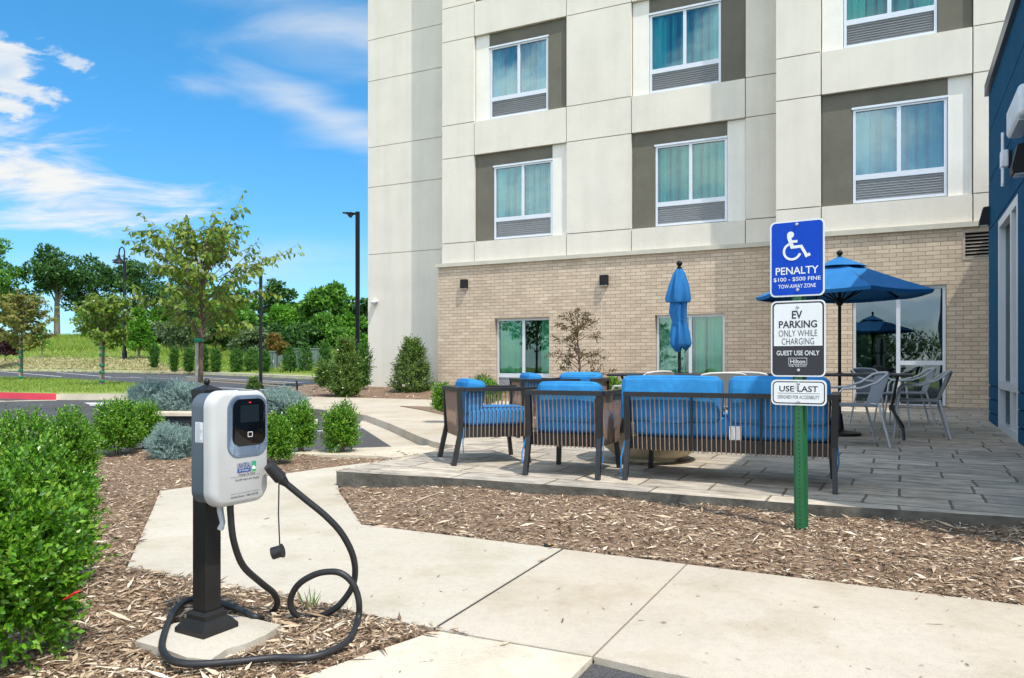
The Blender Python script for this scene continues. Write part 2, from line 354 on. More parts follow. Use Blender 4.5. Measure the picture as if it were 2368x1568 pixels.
for k in ('concrete', 'concrete_new', 'kerb'):
    weather(mt[k], .55, (1, 1, 1), .90, 1.05, .3, .62, (1, .965, .88)); weather(mt[k], 2.3, (1, 1, 1), .90, 1.02, .34, .5, (1, .97, .9)); weather(mt[k], 170, (1, 1, 1), .86, 1.03, .34, .5); weather(mt[k], 26, (1, 1, 1), .93, 1.02, .3, .55)
for k in ('stucco', 'stucco_light'):
    weather(mt[k], 1.1, (3.0, 3.0, .22), .965, 1.01, .32, .55, (.985, .99, 1)); weather(mt[k], .7, (1, 1, 1), .97, 1.02, .35, .6); weather(mt[k], 60, (1, 1, 1), .94, 1.03, .35, .65)
weather(mt['brick'], .5, (1, 1, .6), .90, 1.03, .3, .6); weather(mt['brick'], 3.2, (1, 1, 3), .93, 1.04, .35, .65)
weather(mt['patio'], .7, (1, 1, 1), .80, 1.08, .3, .62, (1, .97, .93)); weather(mt['patio'], 9, (1, 1, 1), .86, 1.04, .35, .6)
weather(mt['asphalt'], 120, (1, 1, 1), .55, 1.35, .35, .65); weather(mt['asphalt'], .35, (1, 1, 1), .85, 1.2, .3, .7); weather(mt['grass'], .12, (1, 1, 1), .75, 1.1, .3, .7)
# ------------------------------------------------------------------ ground, road, paths, patio
PO = .14                                       # patio height above the ground plane
FAR = [(-900, 853), (-300, 855.5), (0, 857.5), (150, 859.5), (300, 862), (431, 864.5), (590, 871), (744, 878), (860, 885), (1000, 893), (1400, 915)]
far_a = np.array([(u-CX)/F for u, v in FAR]); far_y = np.array([G(u, v).y for u, v in FAR])
def smooth(x): x = np.clip(x, 0, 1); return x*x*(3-2*x)
def gz(X, Y):
    X = np.asarray(X, float); Y = np.asarray(Y, float)
    a = X/np.maximum(Y, 8); ye = np.interp(a, far_a, far_y); d = np.maximum(Y-ye, 0)
    w = 1-smooth((a-(-.482))/.085)
    left = np.interp(d, [0, .6, 4, 10, 30, 60, 200], [.05, .12, .72, 1.2, 2.9, 3.3, 3.6])
    right = np.interp(d, [0, .6, 8, 40, 60, 200], [.03, .08, .15, 2.2, 2.6, 3.0])
    return SL*Y+np.where(Y > 12, w*left+(1-w)*right, 0)
def ray(u, v, y0=15.0, y1=200.0):
    "where the photo's ray meets the rising ground beyond the road"
    y = y0
    while y < y1:
        p = P3(u, v, y)
        if p.z <= float(gz(p.x, p.y)): return Vector((p.x, p.y, float(gz(p.x, p.y))))
        y += .1
    return P3(u, v, y1)
def ground_grid(name, xs, ys, zf, mat):
    X, Y = np.meshgrid(xs, ys); Z = zf(X, Y); nx, ny = len(xs), len(ys)
    v = np.stack([X, Y, Z], -1).reshape(-1, 3)
    i = np.arange(ny-1)[:, None]*nx+np.arange(nx-1)[None, :]; i = i.reshape(-1)
    f = np.stack([i, i+1, i+nx+1, i+nx], 1)
    me = bpy.data.meshes.new(name); me.from_pydata(v.tolist(), [], f.tolist()); me.materials.append(mat); me.shade_smooth()
    o = bpy.data.objects.new(name, me); COL.objects.link(o); return tag(o, kind='structure')
def ground_z(X, Y):
    a = X/np.maximum(Y, 8); ye = np.interp(a, far_a, far_y)
    return gz(X, Y)-.07+.12*smooth((Y-ye)/.5)*(Y > 12)
xs = np.unique(np.concatenate([np.linspace(-600, -90, 18), np.linspace(-90, 12, 180), np.linspace(12, 60, 16), np.linspace(60, 600, 14)]))
ys = np.unique(np.concatenate([np.linspace(-300, -10, 12), np.linspace(-10, 25, 20), np.linspace(25, 110, 190), np.linspace(110, 900, 30)]))
ground_grid('ground', xs, ys, ground_z, mt['grass'])

def flat(name, pts, off, depth, mat, kind='structure'):
    "a slab whose outline is given by photo pixels, its top off above the ground plane"
    return tag(MB().slab([G(u, v, off) for u, v in pts], depth).build(name, mat), kind=kind)
def strip(pts, off0, wid, depth, side=1):
    "a kerb along a line of ground points, wid wide, as separate quads in one mesh"
    mb = MB(); q = []
    for i, p in enumerate(pts):
        t = (pts[min(i+1, len(pts)-1)]-pts[max(i-1, 0)]); n = Vector((-t.y, t.x, 0)).normalized()*side
        q.append((Vector((p.x, p.y, SL*p.y)), Vector((p.x, p.y, SL*p.y))+n*wid))
    for (a0, a1), (b0, b1) in zip(q, q[1:]):
        top = Vector((0, 0, off0)); bot = Vector((0, 0, off0-depth)); inn = Vector((n.x, n.y, 0))*.03
        mb.add([a0+bot, b0+bot, b0+top, a0+top, b1+top, a1+top, a1+bot, b1+bot], [(0, 1, 2, 3), (3, 2, 4, 5), (5, 4, 7, 6)])
    return mb
# asphalt: drive, parking and street are one sheet, the street's far edge is the kerb line
rp = [G(u, v) for u, v in FAR]
road_pts = [Vector((-70, -6, -.06)), Vector((14, -6, -.06)), Vector((14, 20, .2))]+list(reversed(rp))
road = tag(MB().slab(road_pts, .03).build('road', mt['asphalt']), kind='structure')
kerb_far = tag(strip([G(u, v) for u, v in FAR], .13, .45, .2, 1).build('kerb', mt['kerb']), kind='structure')
# grass island of the car park: red and bare kerb, grass top
ISL_N = [(-260, 917), (-100, 918.5), (0, 921.5), (60, 923.5), (130, 925), (305, 925), (350, 921)]
ISL_F = [(330, 901), (240, 892), (120, 885), (0, 882.5), (-260, 880)]
isl_n = [G(u, v) for u, v in ISL_N]; isl_f = [G(u, v) for u, v in ISL_F]
ikr = tag(strip(isl_n[:5], .155, .3, .2, 1).build('kerb', mt['paint_red']), kind='structure')
ikb = tag(strip(isl_n[4:]+isl_f, .15, .3, .2, 1).build('kerb', mt['kerb']), kind='structure')
ISLAND = isl_n+isl_f
def shrink(pts, k):
    c = sum(pts, Vector())/len(pts); return [c+(p-c)*k for p in pts]
tag(MB().slab([p+Vector((0, 0, .16)) for p in shrink(ISLAND, .985)], .1).build('lawn', mt['grass']), kind='structure')
gut = tag(strip([G(u, v) for u, v in ((-260, 925), (-100, 926.5), (0, 929), (60, 927.5), (130, 926.2))], .006, .25, .02, 1).build('gutter', mt['kerb']), kind='structure')
# painted lines
LINES = [((0, 858.8), (142, 871), .12), ((130, 861), (257, 872), .12), ((257, 872.5), (430, 876.5), .1), ((250, 890), (298, 894), .16), ((93, 887), (121, 890), .14), ((316, 890.7), (345, 892.6), .14), ((400, 891), (440, 893.5), .14),
         ((430, 871), (745, 888), .14), ((300, 872), (324, 873), .12), ((508, 896.5), (700, 905), .16), ((226, 931), (410, 931.5), .09), ((275, 945), (340, 948), .12), ((336, 952.5), (420, 953), .09), ((336, 993.5), (420, 994), .09), ((344, 971), (440, 972), .09),
         ((668, 996.5), (752, 996.5), .09), ((818, 990), (852, 989.5), .10), ((620, 966), (668, 966), .09)]
for p, q, w in LINES:
    a, b = G(*p, .005), G(*q, .005); n = Vector((-(b-a).y, (b-a).x, 0)).normalized()*w/2
    tag(MB().add([a-n, b-n, b+n, a+n], [(0, 1, 2, 3)]).build('road_marking', mt['paint_white']), kind='structure')
for dv in (0, 7):
    pts = [G(432, 874+dv*.55, .005), G(560, 881+dv*.8, .005), G(720, 890.5+dv, .005), G(800, 895.5+dv, .005)]; mb = MB()
    for a, b in zip(pts, pts[1:]):
        n = Vector((-(b-a).y, (b-a).x, 0)).normalized()*.10; mb.add([a-n, b-n, b+n, a+n], [(0, 1, 2, 3)])
    tag(mb.build('road_marking', mt['paint_yellow']), kind='structure')
mb = MB()          # arrow painted on the asphalt, seen edge on
for q in ([(194, 931.4), (250, 931), (264, 934.4), (208, 935)], [(207, 936.2), (262, 935.6), (262, 937.2), (207, 937.6)]):
    mb.add([G(u, v, .005) for u, v in q], [(3, 2, 1, 0)])
tag(mb.build('road_marking', mt['paint_white']), kind='structure')
# mulch beds
MULCH = [(-1500, 1190), (-700, 1120), (-100, 1073), (120, 1052), (198, 1046), (330, 1036), (620, 1041), (745, 1046), (870, 1050), (985, 1046), (1046, 1034), (1300, 1050), (1700, 1080), (2368, 1180), (3300, 1300), (3300, 1560), (2368, 1440), (1371, 1475), (1003, 1461), (960, 1476), (840, 1517), (690, 1570), (560, 1642), (300, 1830), (-1500, 1830)]
BO = .03
mpoly = [G(u, v, BO) for u, v in MULCH]
walk_edge = [G(785, 1136), G(836, 1213), G(1300, 1270), G(2368, 1400), G(3300, 1515)]
def mulch_off(X, Y):
    X = np.asarray(X, float); Y = np.asarray(Y, float)
    we = np.interp(X, [p.x for p in walk_edge], [p.y for p in walk_edge])
    strip_ = smooth((Y-we)/.35)*(X > -1.35)*smooth((X+1.25)/.9)
    z = BO-.010+.055*strip_+.010*(np.sin(X*5.3+1)*np.sin(Y*4.1)+np.sin(X*11+Y*7)*.5+.45*np.sin(X*23+Y*5)*np.sin(Y*27-X*6))
    for w in PAVED: z = np.where(in_poly(X, Y, w), -.06, z)
    return z
def poly_grid(name, poly, step, zf, mat):
    xs_ = np.arange(min(p.x for p in poly), max(p.x for p in poly)+step, step); ys_ = np.arange(min(p.y for p in poly), max(p.y for p in poly)+step, step)
    X, Y = np.meshgrid(xs_, ys_); inside = in_poly(X[:-1, :-1]+step/2, Y[:-1, :-1]+step/2, poly)
    Z = zf(X, Y); nx = len(xs_); i = (np.arange(len(ys_)-1)[:, None]*nx+np.arange(nx-1)[None, :])[inside]
    f = np.stack([i, i+1, i+nx+1, i+nx], 1); used, inv = np.unique(f, return_inverse=True)
    v = np.stack([X.ravel(), Y.ravel(), Z.ravel()], 1)[used]
    me = bpy.data.meshes.new(name); me.from_pydata(v.tolist(), [], inv.reshape(-1, 4).tolist()); me.materials.append(mat); me.shade_smooth()
    o = bpy.data.objects.new(name, me); COL.objects.link(o); return tag(o, kind='structure')
# bed against the hotel, banked up
m_bay = rm(G(2240, 943, PO))[1]; m_mid = m_bay+.76; m_left = m_mid+.76
WOFF = .11
BED = [(690, 936), (704, 917.5), (850, 920), (1011, 924), (1200, 927), (1300, 900), (1015, 880), (851, 880), (790, 884), (752, 889), (690, 903)]
bed_poly = [G(u, v, WOFF) for u, v in BED[:5]]+[Vector((*xy(4.0, m_mid-.3), 0)), Vector((*xy(4.0, m_mid+.4), 0)), Vector((*xy(rm(G(1013, 905, .14))[0], m_left+.4), 0)), Vector((*xy(rm(P3(851, 893, 21))[0]-.3, m_left+.5), 0)), G(800, 880), G(765, 887), G(700, 901), G(668, 910)]
def bed_off(X, Y):
    m = X*MD.x+Y*MD.y; return WOFF-.01+.11*smooth((m-(m_left-2.6))/2.2)*smooth((X+7.5)/2.5)+.015*np.sin(X*4)*np.sin(Y*5)
poly_grid('mulch_ground', bed_poly, .12, lambda X, Y: SL*Y+bed_off(X, Y), mt['soil'])

# concrete paths
W_A = [(372, 1135), (640, 1098), (731, 1085), (905, 1063), (777, 1090), (783, 1136), (836, 1213), (1298, 1269), (1001, 1452), (820, 1415), (445, 1338), (295, 1310)]
W_B = [(1303.5, 1270), (1586, 1304.5), (1369, 1517), (1006.5, 1454.5)]
W_C = [(1590, 1305), (2368, 1400), (3300, 1514), (3300, 1900), (1500, 1548), (1374, 1518.5)]
K_D = [(1004, 1458), (1369, 1520.5), (1292, 1596), (1000, 1760), (500, 1720), (560, 1640), (690, 1569), (840, 1515), (960, 1475)]
PAVED = [[G(u, v, .02) for u, v in w] for w in (W_A, W_B, W_C, K_D)]
poly_grid('mulch_ground', mpoly, .05, lambda X, Y: SL*Y+mulch_off(X, Y), mt['soil'])
flat('walkway', W_A, .026, .12, mt['concrete_new']); flat('walkway', W_B, .025, .12, mt['concrete']); flat('walkway', W_C, .025, .12, mt['concrete']); flat('kerb', K_D, .022, .12, mt['kerb'])
flat('expansion_joint', [(1298, 1269), (1303.5, 1270), (1006.5, 1454.5), (1001, 1452)], .022, .1, mt['black'])
flat('walkway', [(640, 1048), (742, 1051), (870, 1054), (905, 1058), (990, 1048), (1051, 1036), (1046, 1028), (802, 1036.5), (700, 1040), (640, 1041)], .045, .12, mt['kerb'])
flat('gutter', [(837, 972), (870, 977), (940, 1003), (1002, 1030), (907, 1034), (828, 983)], .010, .06, mt['concrete'])
flat('gutter', [(735, 969), (733, 981), (640, 981), (640, 969)], .010, .06, mt['kerb'])
U_W = [(1046, 1029), (1035, 1028), (1002, 1021), (969, 1009), (903, 980), (850, 961), (800, 953), (760, 949), (707, 943), (698, 934), (704, 917.5), (850, 920.5), (1011, 924.5), (1200, 928), (1260, 960), (1100, 1030)]
flat('walkway', U_W, WOFF, .14, mt['concrete'])
tag(MB().slab([G(u, v, WOFF+.012) for u, v in ((925, 938.5), (1035, 941), (1080, 944), (1090, 966), (1035, 960), (975, 947))], .05).build('mulch_ground', mt['soil']), kind='structure')
tag(strip([G(u, v, .09) for u, v in ((330, 968), (445, 972), (640, 978))], .09, .25, .16, 1).build('kerb', mt['kerb']), kind='structure')
# spruce bed behind the drain inlet
SB = [(300, 962), (445, 966), (620, 960), (700, 947), (700, 926), (600, 920), (300, 921)]
sb = [G(u, v, .1) for u, v in SB]
poly_grid('mulch_ground', sb, .15, lambda X, Y: SL*Y+.1+.02*np.sin(X*3)*np.sin(Y*4), mt['soil'])
t = thing('storm_drain', 'black storm drain opening under a pale kerb slab behind the grey charger', 'drain', G(406, 988))
for pr, nm, ma in (((-.42, .42, 0, .25, .0, .165), 'opening', mt['dark']), ((-.5, .5, -.03, .5, .17, .215), 'slab', mt['kerb'])):
    MB().box(*pr).build(nm, ma, t)

# patio
PA, PB = G(778, 1090, PO), G(1041, 1035, PO)
rA, rB = rm(PA)[0], rm(PB)[0]
pfront = [G(778, 1090, PO), G(1100, 1109, PO), G(1500, 1138, PO), G(1850, 1165, PO), G(2368, 1197, PO), G(3300, 1262, PO)]
ledge = (PB-PA).normalized(); PC = PA+ledge*5.2
pm = rm(PC)[1]
def onplane(p): return Vector((p[0], p[1], PO+SL*p[1]))
patio_pts = pfront+[onplane(xy(9, rm(pfront[-1])[1])), onplane(xy(9, m_bay+.1)), onplane(xy(rm(on := P3(1794, 900, 16))[0], m_bay+.1)), onplane(xy(1.5, m_mid-1.4)), onplane(xy(rm(PC)[0]+.8, m_mid-1.4)), onplane(PC)]
me_ = MB().slab(patio_pts, .25)
patio = me_.build('patio', mt['patio']); tag(patio, kind='structure')
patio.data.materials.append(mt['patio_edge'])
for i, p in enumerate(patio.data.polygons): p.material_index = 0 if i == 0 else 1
poly_grid('mulch_ground', [onplane(xy(rm(PC)[0]-1.5, rm(PC)[1]-.8)), onplane(xy(rm(PC)[0]-.05, rm(PC)[1]-.8)), onplane(xy(rm(PC)[0]+.8, m_mid-1.5)), onplane(xy(6, m_mid-1.5)), onplane(xy(6, m_mid)), onplane(xy(rm(PC)[0]-1.5, m_mid))], .15, lambda X, Y: SL*Y+.12+.02*np.sin(X*3)*np.sin(Y*4), mt['soil'])

# ------------------------------------------------------------------ hotel
r_end = on_m(851, 893, m_left)[0]; r_ml = on_m(1022, 500, m_mid)[0]; r_bay = on_m(1793.7, 500, m_bay)[0]
R0, M0 = r_bay, m_bay; Z0 = PO+SL*14
hotel = thing('hotel_building', 'large cream stucco hotel with beige painted brick ground floor and grey window surrounds', 'building', (*xy(R0, M0), Z0), ANG)
def hbox(mb, r0, r1, m0, m1, z0, z1): return mb.box(min(r0, r1)-R0, max(r0, r1)-R0, m0-M0, m1-M0, z0-Z0, z1-Z0)
ZT = 16.0
ZB = [on_m(1022, v, m_mid)[1] for v in (564.5, 369, 293, 100, 22.5)]; ZB += [ZB[4]+ZB[3]-ZB[2], ZB[4]+ZB[4]-ZB[2]]; CT = on_m(1022, 611, m_mid)[1]          # storey joints: panel, band, panel, band ...
bricktop = CT-.095
G_ = .009
panels = MB(); joints = MB(); light = MB()
def panel(mb, r0, r1, z0, z1, mf, th=.10): hbox(mb, r0+G_, r1-G_, mf, mf+th, z0+G_, z1-G_)
# left wing: flat, with horizontal joints only
zs = [.0]+[on_m(1022, v, m_left)[1] for v in (576, 413, 316, 155, 55)]+[12.2, ZT]
for a, b in zip(zs, zs[1:]): panel(panels, r_end-G_, r_ml+1.2, a, b, m_left)
hbox(joints, r_end+.02, r_ml+1.2, m_left+.03, m_left+8, 0, ZT-.05)
mid_u = [1022, 1096.5, 1309.5, 1460, 1723.6]
mid_r = [r_ml]+[on_m(u, 500, m_mid)[0] for u in mid_u[1:]]+[r_bay+.6]
bay_r = [r_bay, on_m(1899, 500, m_bay)[0], on_m(2250, 500, m_bay)[0], on_m(2250, 500, m_bay)[0]+1.2, on_m(2250, 500, m_bay)[0]+3.9, on_m(2250, 500, m_bay)[0]+8]
hbox(joints, r_ml+.005, r_bay+.6, m_mid+.40, m_left+.02, 0, ZT-.05)
hbox(joints, r_bay+.005, bay_r[-1], m_bay+.40, m_left+.02, 0, ZT-.05)
win_id = [0]
def window_unit(r0, r1, z0, z1, mf, lou, glassmat, curt, left_open=.0, door=False):
    "frame at depth mf, two panes, curtain behind, louvre under the panes"
    fr = MB(); w = .05; mid = (r0+r1)/2; zp = z0+lou
    d0, d1 = mf, mf+.07
    hbox(fr, r0, r0+w, d0, d1, z0, z1); hbox(fr, r1-w, r1, d0, d1, z0, z1)
    hbox(fr, r0+w, r1-w, d0, d1, z1-w, z1); hbox(fr, r0+w, r1-w, d0-.012, d1, z0, z0+w)
    hbox(fr, mid-.035, mid+.035, d0+.004, d1, zp+.05, z1-w)
    if lou: hbox(fr, r0+w, r1-w, d0+.002, d1, zp-.05, zp+.05)
    if door: hbox(fr, mid+.035, r1-w, d0+.006, d1, z0+.78, z0+.86)
    hbox(fr, r0-.02, r1+.02, d0-.03, d0-.001, z1-.012, z1+.03)
    f = fr.build('window', mt['frame'], hotel)
    if glassmat is mt['glass']: glassmat = (mt['glass'], mt['glass_b'], mt['glass_c'])[(win_id[0]*2+win_id[0]//3) % 3]
    for a, b in ((r0+w, mid-.035), (mid+.035, r1-w)):
        pn = MB(); hbox(pn, a, b, d0+.035, d0+.041, zp+(.05 if lou else 0), z1-w); pn.build('pane', glassmat, f)
    if lou:
        g = MB(); n = int((lou-.14)/.042)
        for i in range(n):
            z = z0+w+.012+i*(lou-.11)/n
            g.add([(r0+w-R0, d0+.05-M0, z+.028-Z0), (r1-w-R0, d0+.05-M0, z+.028-Z0), (r1-w-R0, d0+.012-M0, z-Z0), (r0+w-R0, d0+.012-M0, z-Z0)], [(0, 1, 2, 3)])
        hbox(g, r0+w, r1-w, d0+.055, d0+.065, z0+w, zp-.05)
        g.build('vent_grille', mt['grille'], f)
    cm = d0+.16
    rs = random.Random(win_id[0]); win_id[0] += 1
    for a, b, *kd in curt:
        n = 110; vs = []; fs = []; ph = rs.random()*6
        A, B = r0+(r1-r0)*a, r0+(r1-r0)*b
        for i in range(n+1):
            x = A+(B-A)*i/n; yv = cm+(.05 if kd else 0)+.048*sin(x*30+ph+sin(x*7+ph)*1.8)+.014*sin(x*71)
            vs += [(x-R0, yv-M0, zp-.02-Z0), (x-R0, yv+.01-M0, z1-.03-Z0)]
        fs = [(2*i, 2*i+2, 2*i+3, 2*i+1) for i in range(n)]
        c = MB().add(vs, fs).build('curtain', mt['sheer'] if kd else mt['curtain'], f, 80)
    bk = MB(); hbox(bk, r0, r1, d0+.24, d0+.26, z0, z1); bk.build('interior', mt['dark'], f)
    return f
def storey(r0, r1, z0, z1, mf, dark_left, ww=1.585, lou=.49):
    "window bay between two panels: recess 8 cm deep, dark accent L, light strip on the other side"
    rc = mf+.085; w0 = (r0+r1)/2-ww/2 if False else (r1-.40-ww if dark_left else r0+.40); w1 = w0+ww; zt = z1-.33
    a = MB(); l = MB()
    if dark_left:
        hbox(a, r0+G_, w0-.01, rc, mf+.40, z0, z1); hbox(a, w0-.01, w1+.01, rc, mf+.40, zt, z1)
        hbox(l, w1+.01, r1-G_, rc, mf+.40, z0, z1)
    else:
        hbox(a, w1+.01, r1-G_, rc, mf+.40, z0, z1); hbox(a, w0-.01, w1+.01, rc, mf+.40, zt, z1)
        hbox(l, r0+G_, w0-.01, rc, mf+.40, z0, z1)
    a.build('accent_panel', mt['accent'], hotel); l.build('accent_panel', mt['stucco_light'], hotel)
    window_unit(w0, w1, z0+.02, zt-.01, rc+.02, lou, mt['glass'], [(0, 1, 's'), (.0, .12+.14*((win_id[0]*7) % 5)/5)]+([(.86-.1*((win_id[0]*3) % 4)/4, 1)] if win_id[0] % 3 else []))
def section(rs_, kinds, mf, bays):
    zlev = [CT]+ZB+[ZT]
    for (r0, r1), k, dl in zip(zip(rs_, rs_[1:]), kinds, bays):
        for i in range(len(zlev)-1):
            z0, z1 = zlev[i], zlev[i+1]; window_zone = (i % 2 == 1)
            if k == 'w' and window_zone and i < 7:
                storey(r0, r1, z0, z1, mf, dl if (i//2) % 2 == 0 else not dl)
            else: panel(panels, r0, r1, z0, z1, mf, .40)
section(mid_r, 'pwpwp', m_mid, [0, True, 0, True, 0])
section(bay_r, 'pwpwp', m_bay, [0, True, 0, False, 0])
panels.build('stucco_wall', mt['stucco'], hotel); joints.build('core_wall', mt['joint'], hotel)
# cornice and brick storey
co = MB()
hbox(co, r_ml-.13, r_bay-.02, m_mid-.11, m_mid+.3, bricktop+.002, CT); hbox(co, r_bay-.10, bay_r[-1], m_bay-.11, m_bay+.3, bricktop+.002, CT)
co.build('cornice', mt['cornice'], hotel)
bk = MB()
def brick_run(r0, r1, mf, holes):
    cuts = [r0]; zt = bricktop
    for a, b, z0, z1 in sorted(holes):
        hbox(bk, cuts[-1], a, mf-.05, mf+.39, -.1, zt); hbox(bk, a, b, mf-.05, mf+.39, z1, zt)
        if z0 > .2: hbox(bk, a, b, mf-.05, mf+.39, -.1, z0)
        cuts.append(b)
    hbox(bk, cuts[-1], r1, mf-.05, mf+.39, -.1, zt)
def rz_rect(u0, v0, u1, v1, mf):
    a = on_m(u0, v0, mf); b = on_m(u1, v1, mf); return a[0], b[0], b[1], a[1]
gB = rz_rect(1146, 737, 1272.6, 905, m_mid); gD = rz_rect(1516, 729, 1676.6, 905, m_mid)
r0, z1 = on_m(1971, 671, m_bay); r1, z1b = on_m(2188.7, 657.5, m_bay); z0 = on_m(2188.7, 943, m_bay)[1]
gBay = (r0, r1, z0-.02, z1b); zsB = on_m(1146, 868, m_mid)[1]
gB = (gB[0], gB[1], zsB-.5, gB[3]); gD = (gD[0], gD[1], zsB-.5, on_m(1676.6, 724.5, m_mid)[1])
va = on_m(2225.6, 537, m_bay); vb = on_m(2292, 596, m_bay)
vent = (va[0], va[0]+.75, vb[1]-.02, va[1]+.02)
brick_run(r_ml-.08, r_bay+.6, m_mid, [gB, gD])
brick_run(r_bay-.05, bay_r[-1], m_bay, [gBay, vent])
bw_ = bk.build('brick_wall', mt['brick'], hotel)
window_unit(gB[0]+.01, gB[1]-.01, gB[2], gB[3]-.01, m_mid+.06, .5, mt['glass_low'], [(.02, .46), (.77, .98)])
window_unit(gD[0]+.01, gD[1]-.01, gD[2], gD[3]-.01, m_mid+.06, .5, mt['glass_low'], [(.02, .40), (.56, .70), (.74, .98)])
fb = window_unit(gBay[0]+.01, gBay[1]-.01, gBay[2]+.02, gBay[3]-.01, m_bay+.05, 0, mt['glass_dark'], [(.03, .2), (.86, .98)], door=True)
vm = MB()
hbox(vm, vent[0], vent[0]+.04, m_bay-.06, m_bay+.05, vent[2], vent[3]); hbox(vm, vent[0]+.04, vent[1], m_bay-.06, m_bay+.05, vent[3]-.04, vent[3]); hbox(vm, vent[0]+.04, vent[1], m_bay-.06, m_bay+.05, vent[2], vent[2]+.04)
for i in range(7):
    z = vent[2]+.05+i*(vent[3]-vent[2]-.1)/7
    vm.add([(vent[0]+.04-R0, m_bay-.05-M0, z-Z0), (vent[1]-R0, m_bay-.05-M0, z-Z0), (vent[1]-R0, m_bay+.02-M0, z+.04-Z0), (vent[0]+.04-R0, m_bay+.02-M0, z+.04-Z0)], [(0, 1, 2, 3)])
vw = vm.build('wall_vent', M('painted louver', (.40, .34, .28), .6), hotel); mb = MB(); hbox(mb, vent[0], vent[1], m_bay+.06, m_bay+.08, vent[2], vent[3]); mb.build('interior', mt['dark'], vw)
rj = on_m(1392, 700, m_mid)[0]; jm = MB(); hbox(jm, rj-.008, rj+.008, m_mid-.053, m_mid-.045, .1, bricktop-.002); jm.build('control_joint', M('sealant', (.55, .52, .46), .7), hotel)

# wall lights on the hotel
def sconce(u, v0, v1, w, h, label, mf, rmat='black'):
    r, z = on_m(u, (v0+v1)/2, mf-.05); p = xy(r, mf-.05)
    t = thing('wall_lamp', label, 'wall lamp', (p.x, p.y, z-h/2), ANG, 'black wall lamps')
    b = MB(); n = 10
    prof = [(-w/2, 0), (-w/2, -.07)]+[(-w/2+.0+w/2*(1-cos(pi*i/n)), -.07-.05*sin(pi*i/n)) for i in range(1, n)]+[(w/2, -.07), (w/2, 0)]
    b.prism(prof, .0, h); b.build('housing', mt['black'], t, 35)
    MB().box(-w/2+.012, w/2-.012, -.10, -.01, -.012, -.001).build('lens', mt['frame'], t)
    return t
sconce(1075, 647.5, 667, .19, .225, 'black half-round wall lamp at the left of the beige brick wall', m_mid)
sconce(1398, 637, 660, .20, .235, 'black half-round wall lamp on brick above the purple-leaved maple', m_mid)
r, z = on_m(868, 698, m_left); p = xy(r, m_left)
t = thing('security_camera', 'small white security camera low on the bare stucco wing', 'camera', (p.x, p.y, z), ANG)
MB().rbox((0, -.06, .0), (.20, .10, .055), .02).build('body', mt['frame'], t, 40); MB().lathe([(.05, -.05), (.07, -.02), (.07, .0), (.05, .03)], 14, (.02, -.13, -.01)).build('dome', mt['frame'], t, 40); MB().box(-.05, .05, -.02, -.001, -.05, .05).build('mounting_plate', mt['frame'], t)

# ------------------------------------------------------------------ blue annexe on the right
mt['blue'] = M('blue stucco', (.003, .078, .165), .85, .10, 2, .2, 120, spec=.12)
rb, mfar = rm(G(2289, 975, PO)); mfar = on_r(2286.5, 600, rb)[0]
ztop = on_r(2286, 222, rb)[1]; mnear = mfar-8.4
annexe = thing('blue_annexe', 'dark blue stucco annexe with tall white framed window at the right edge', 'building', (*xy(rb, mfar), PO+SL*11), ANG)
AZ = PO+SL*11
def abox(mb, r0, r1, m0, m1, z0, z1): return mb.box(r0-rb, r1-rb, m0-mfar, m1-mfar, z0-AZ, z1-AZ)
wz1 = on_r(2312, 508, rb)[1]; wz0 = on_r(2310, 994, rb)[1]; wm1 = on_r(2309, 600, rb)[0]; wm0 = on_r(2354, 600, rb)[0]
zj = [on_r(2286, v, rb)[1] for v in (313, 426.6, 536, 890, 920, 951)]
wall = MB(); lv = [-.05]+sorted(zj)+[ztop]
gp = .008
for a, b in zip(lv, lv[1:]):
    for m0, m1 in ((mnear, wm0), (wm0, wm1), (wm1, mfar)):
        lo, hi = a+gp, b-gp
        if (m0, m1) == (wm0, wm1):
            for q0, q1 in ((lo, min(hi, wz0)), (max(lo, wz1), hi)):
                if q1-q0 > .02: abox(wall, rb, rb+.25, m0-.0001, m1+.0001, q0, q1)
        else: abox(wall, rb, rb+.25, m0, m1, lo, hi)
abox(wall, rb, rb+7, mnear-.12, mnear-.01, -.05, ztop)
wall.build('stucco_wall', mt['blue'], annexe)
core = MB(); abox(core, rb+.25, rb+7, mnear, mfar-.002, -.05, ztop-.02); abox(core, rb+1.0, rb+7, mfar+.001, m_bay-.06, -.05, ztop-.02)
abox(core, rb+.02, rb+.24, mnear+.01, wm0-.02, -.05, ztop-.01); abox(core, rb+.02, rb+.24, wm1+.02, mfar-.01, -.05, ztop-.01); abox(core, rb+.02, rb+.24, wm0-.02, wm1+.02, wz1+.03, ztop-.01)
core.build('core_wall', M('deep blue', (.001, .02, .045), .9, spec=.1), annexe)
cp = MB(); abox(cp, rb-.05, rb+.3, mnear-.05, mfar+.05, ztop, ztop+.16); cp.build('coping', M('coping metal', (.10, .115, .14), .35, .1, 3, metal=.6), annexe)
wf = MB(); wmul = on_r(2338, 600, rb)[0]
for a, b in ((wm1-.10, wm1), (wmul-.06, wmul+.06), (wm0, wm0+.10)): abox(wf, rb-.004, rb+.12, a, b, wz0, wz1)
zt_ = on_r(2312, 890, rb)[1]
for z0, z1 in ((wz0, wz0+.10), (zt_-.05, zt_+.05), (wz1-.10, wz1)):
    for a, b in ((wm0+.10, wmul-.06), (wmul+.06, wm1-.10)): abox(wf, rb-.003, rb+.12, a, b, z0, z1)
wfo = wf.build('window', mt['frame'], annexe)
for a, b in ((wm0+.10, wmul-.06), (wmul+.06, wm1-.10)):
    pn = MB(); abox(pn, rb+.07, rb+.078, a, b, wz0+.1, wz1-.1); pn.build('pane', mt['glass_side'], wfo)
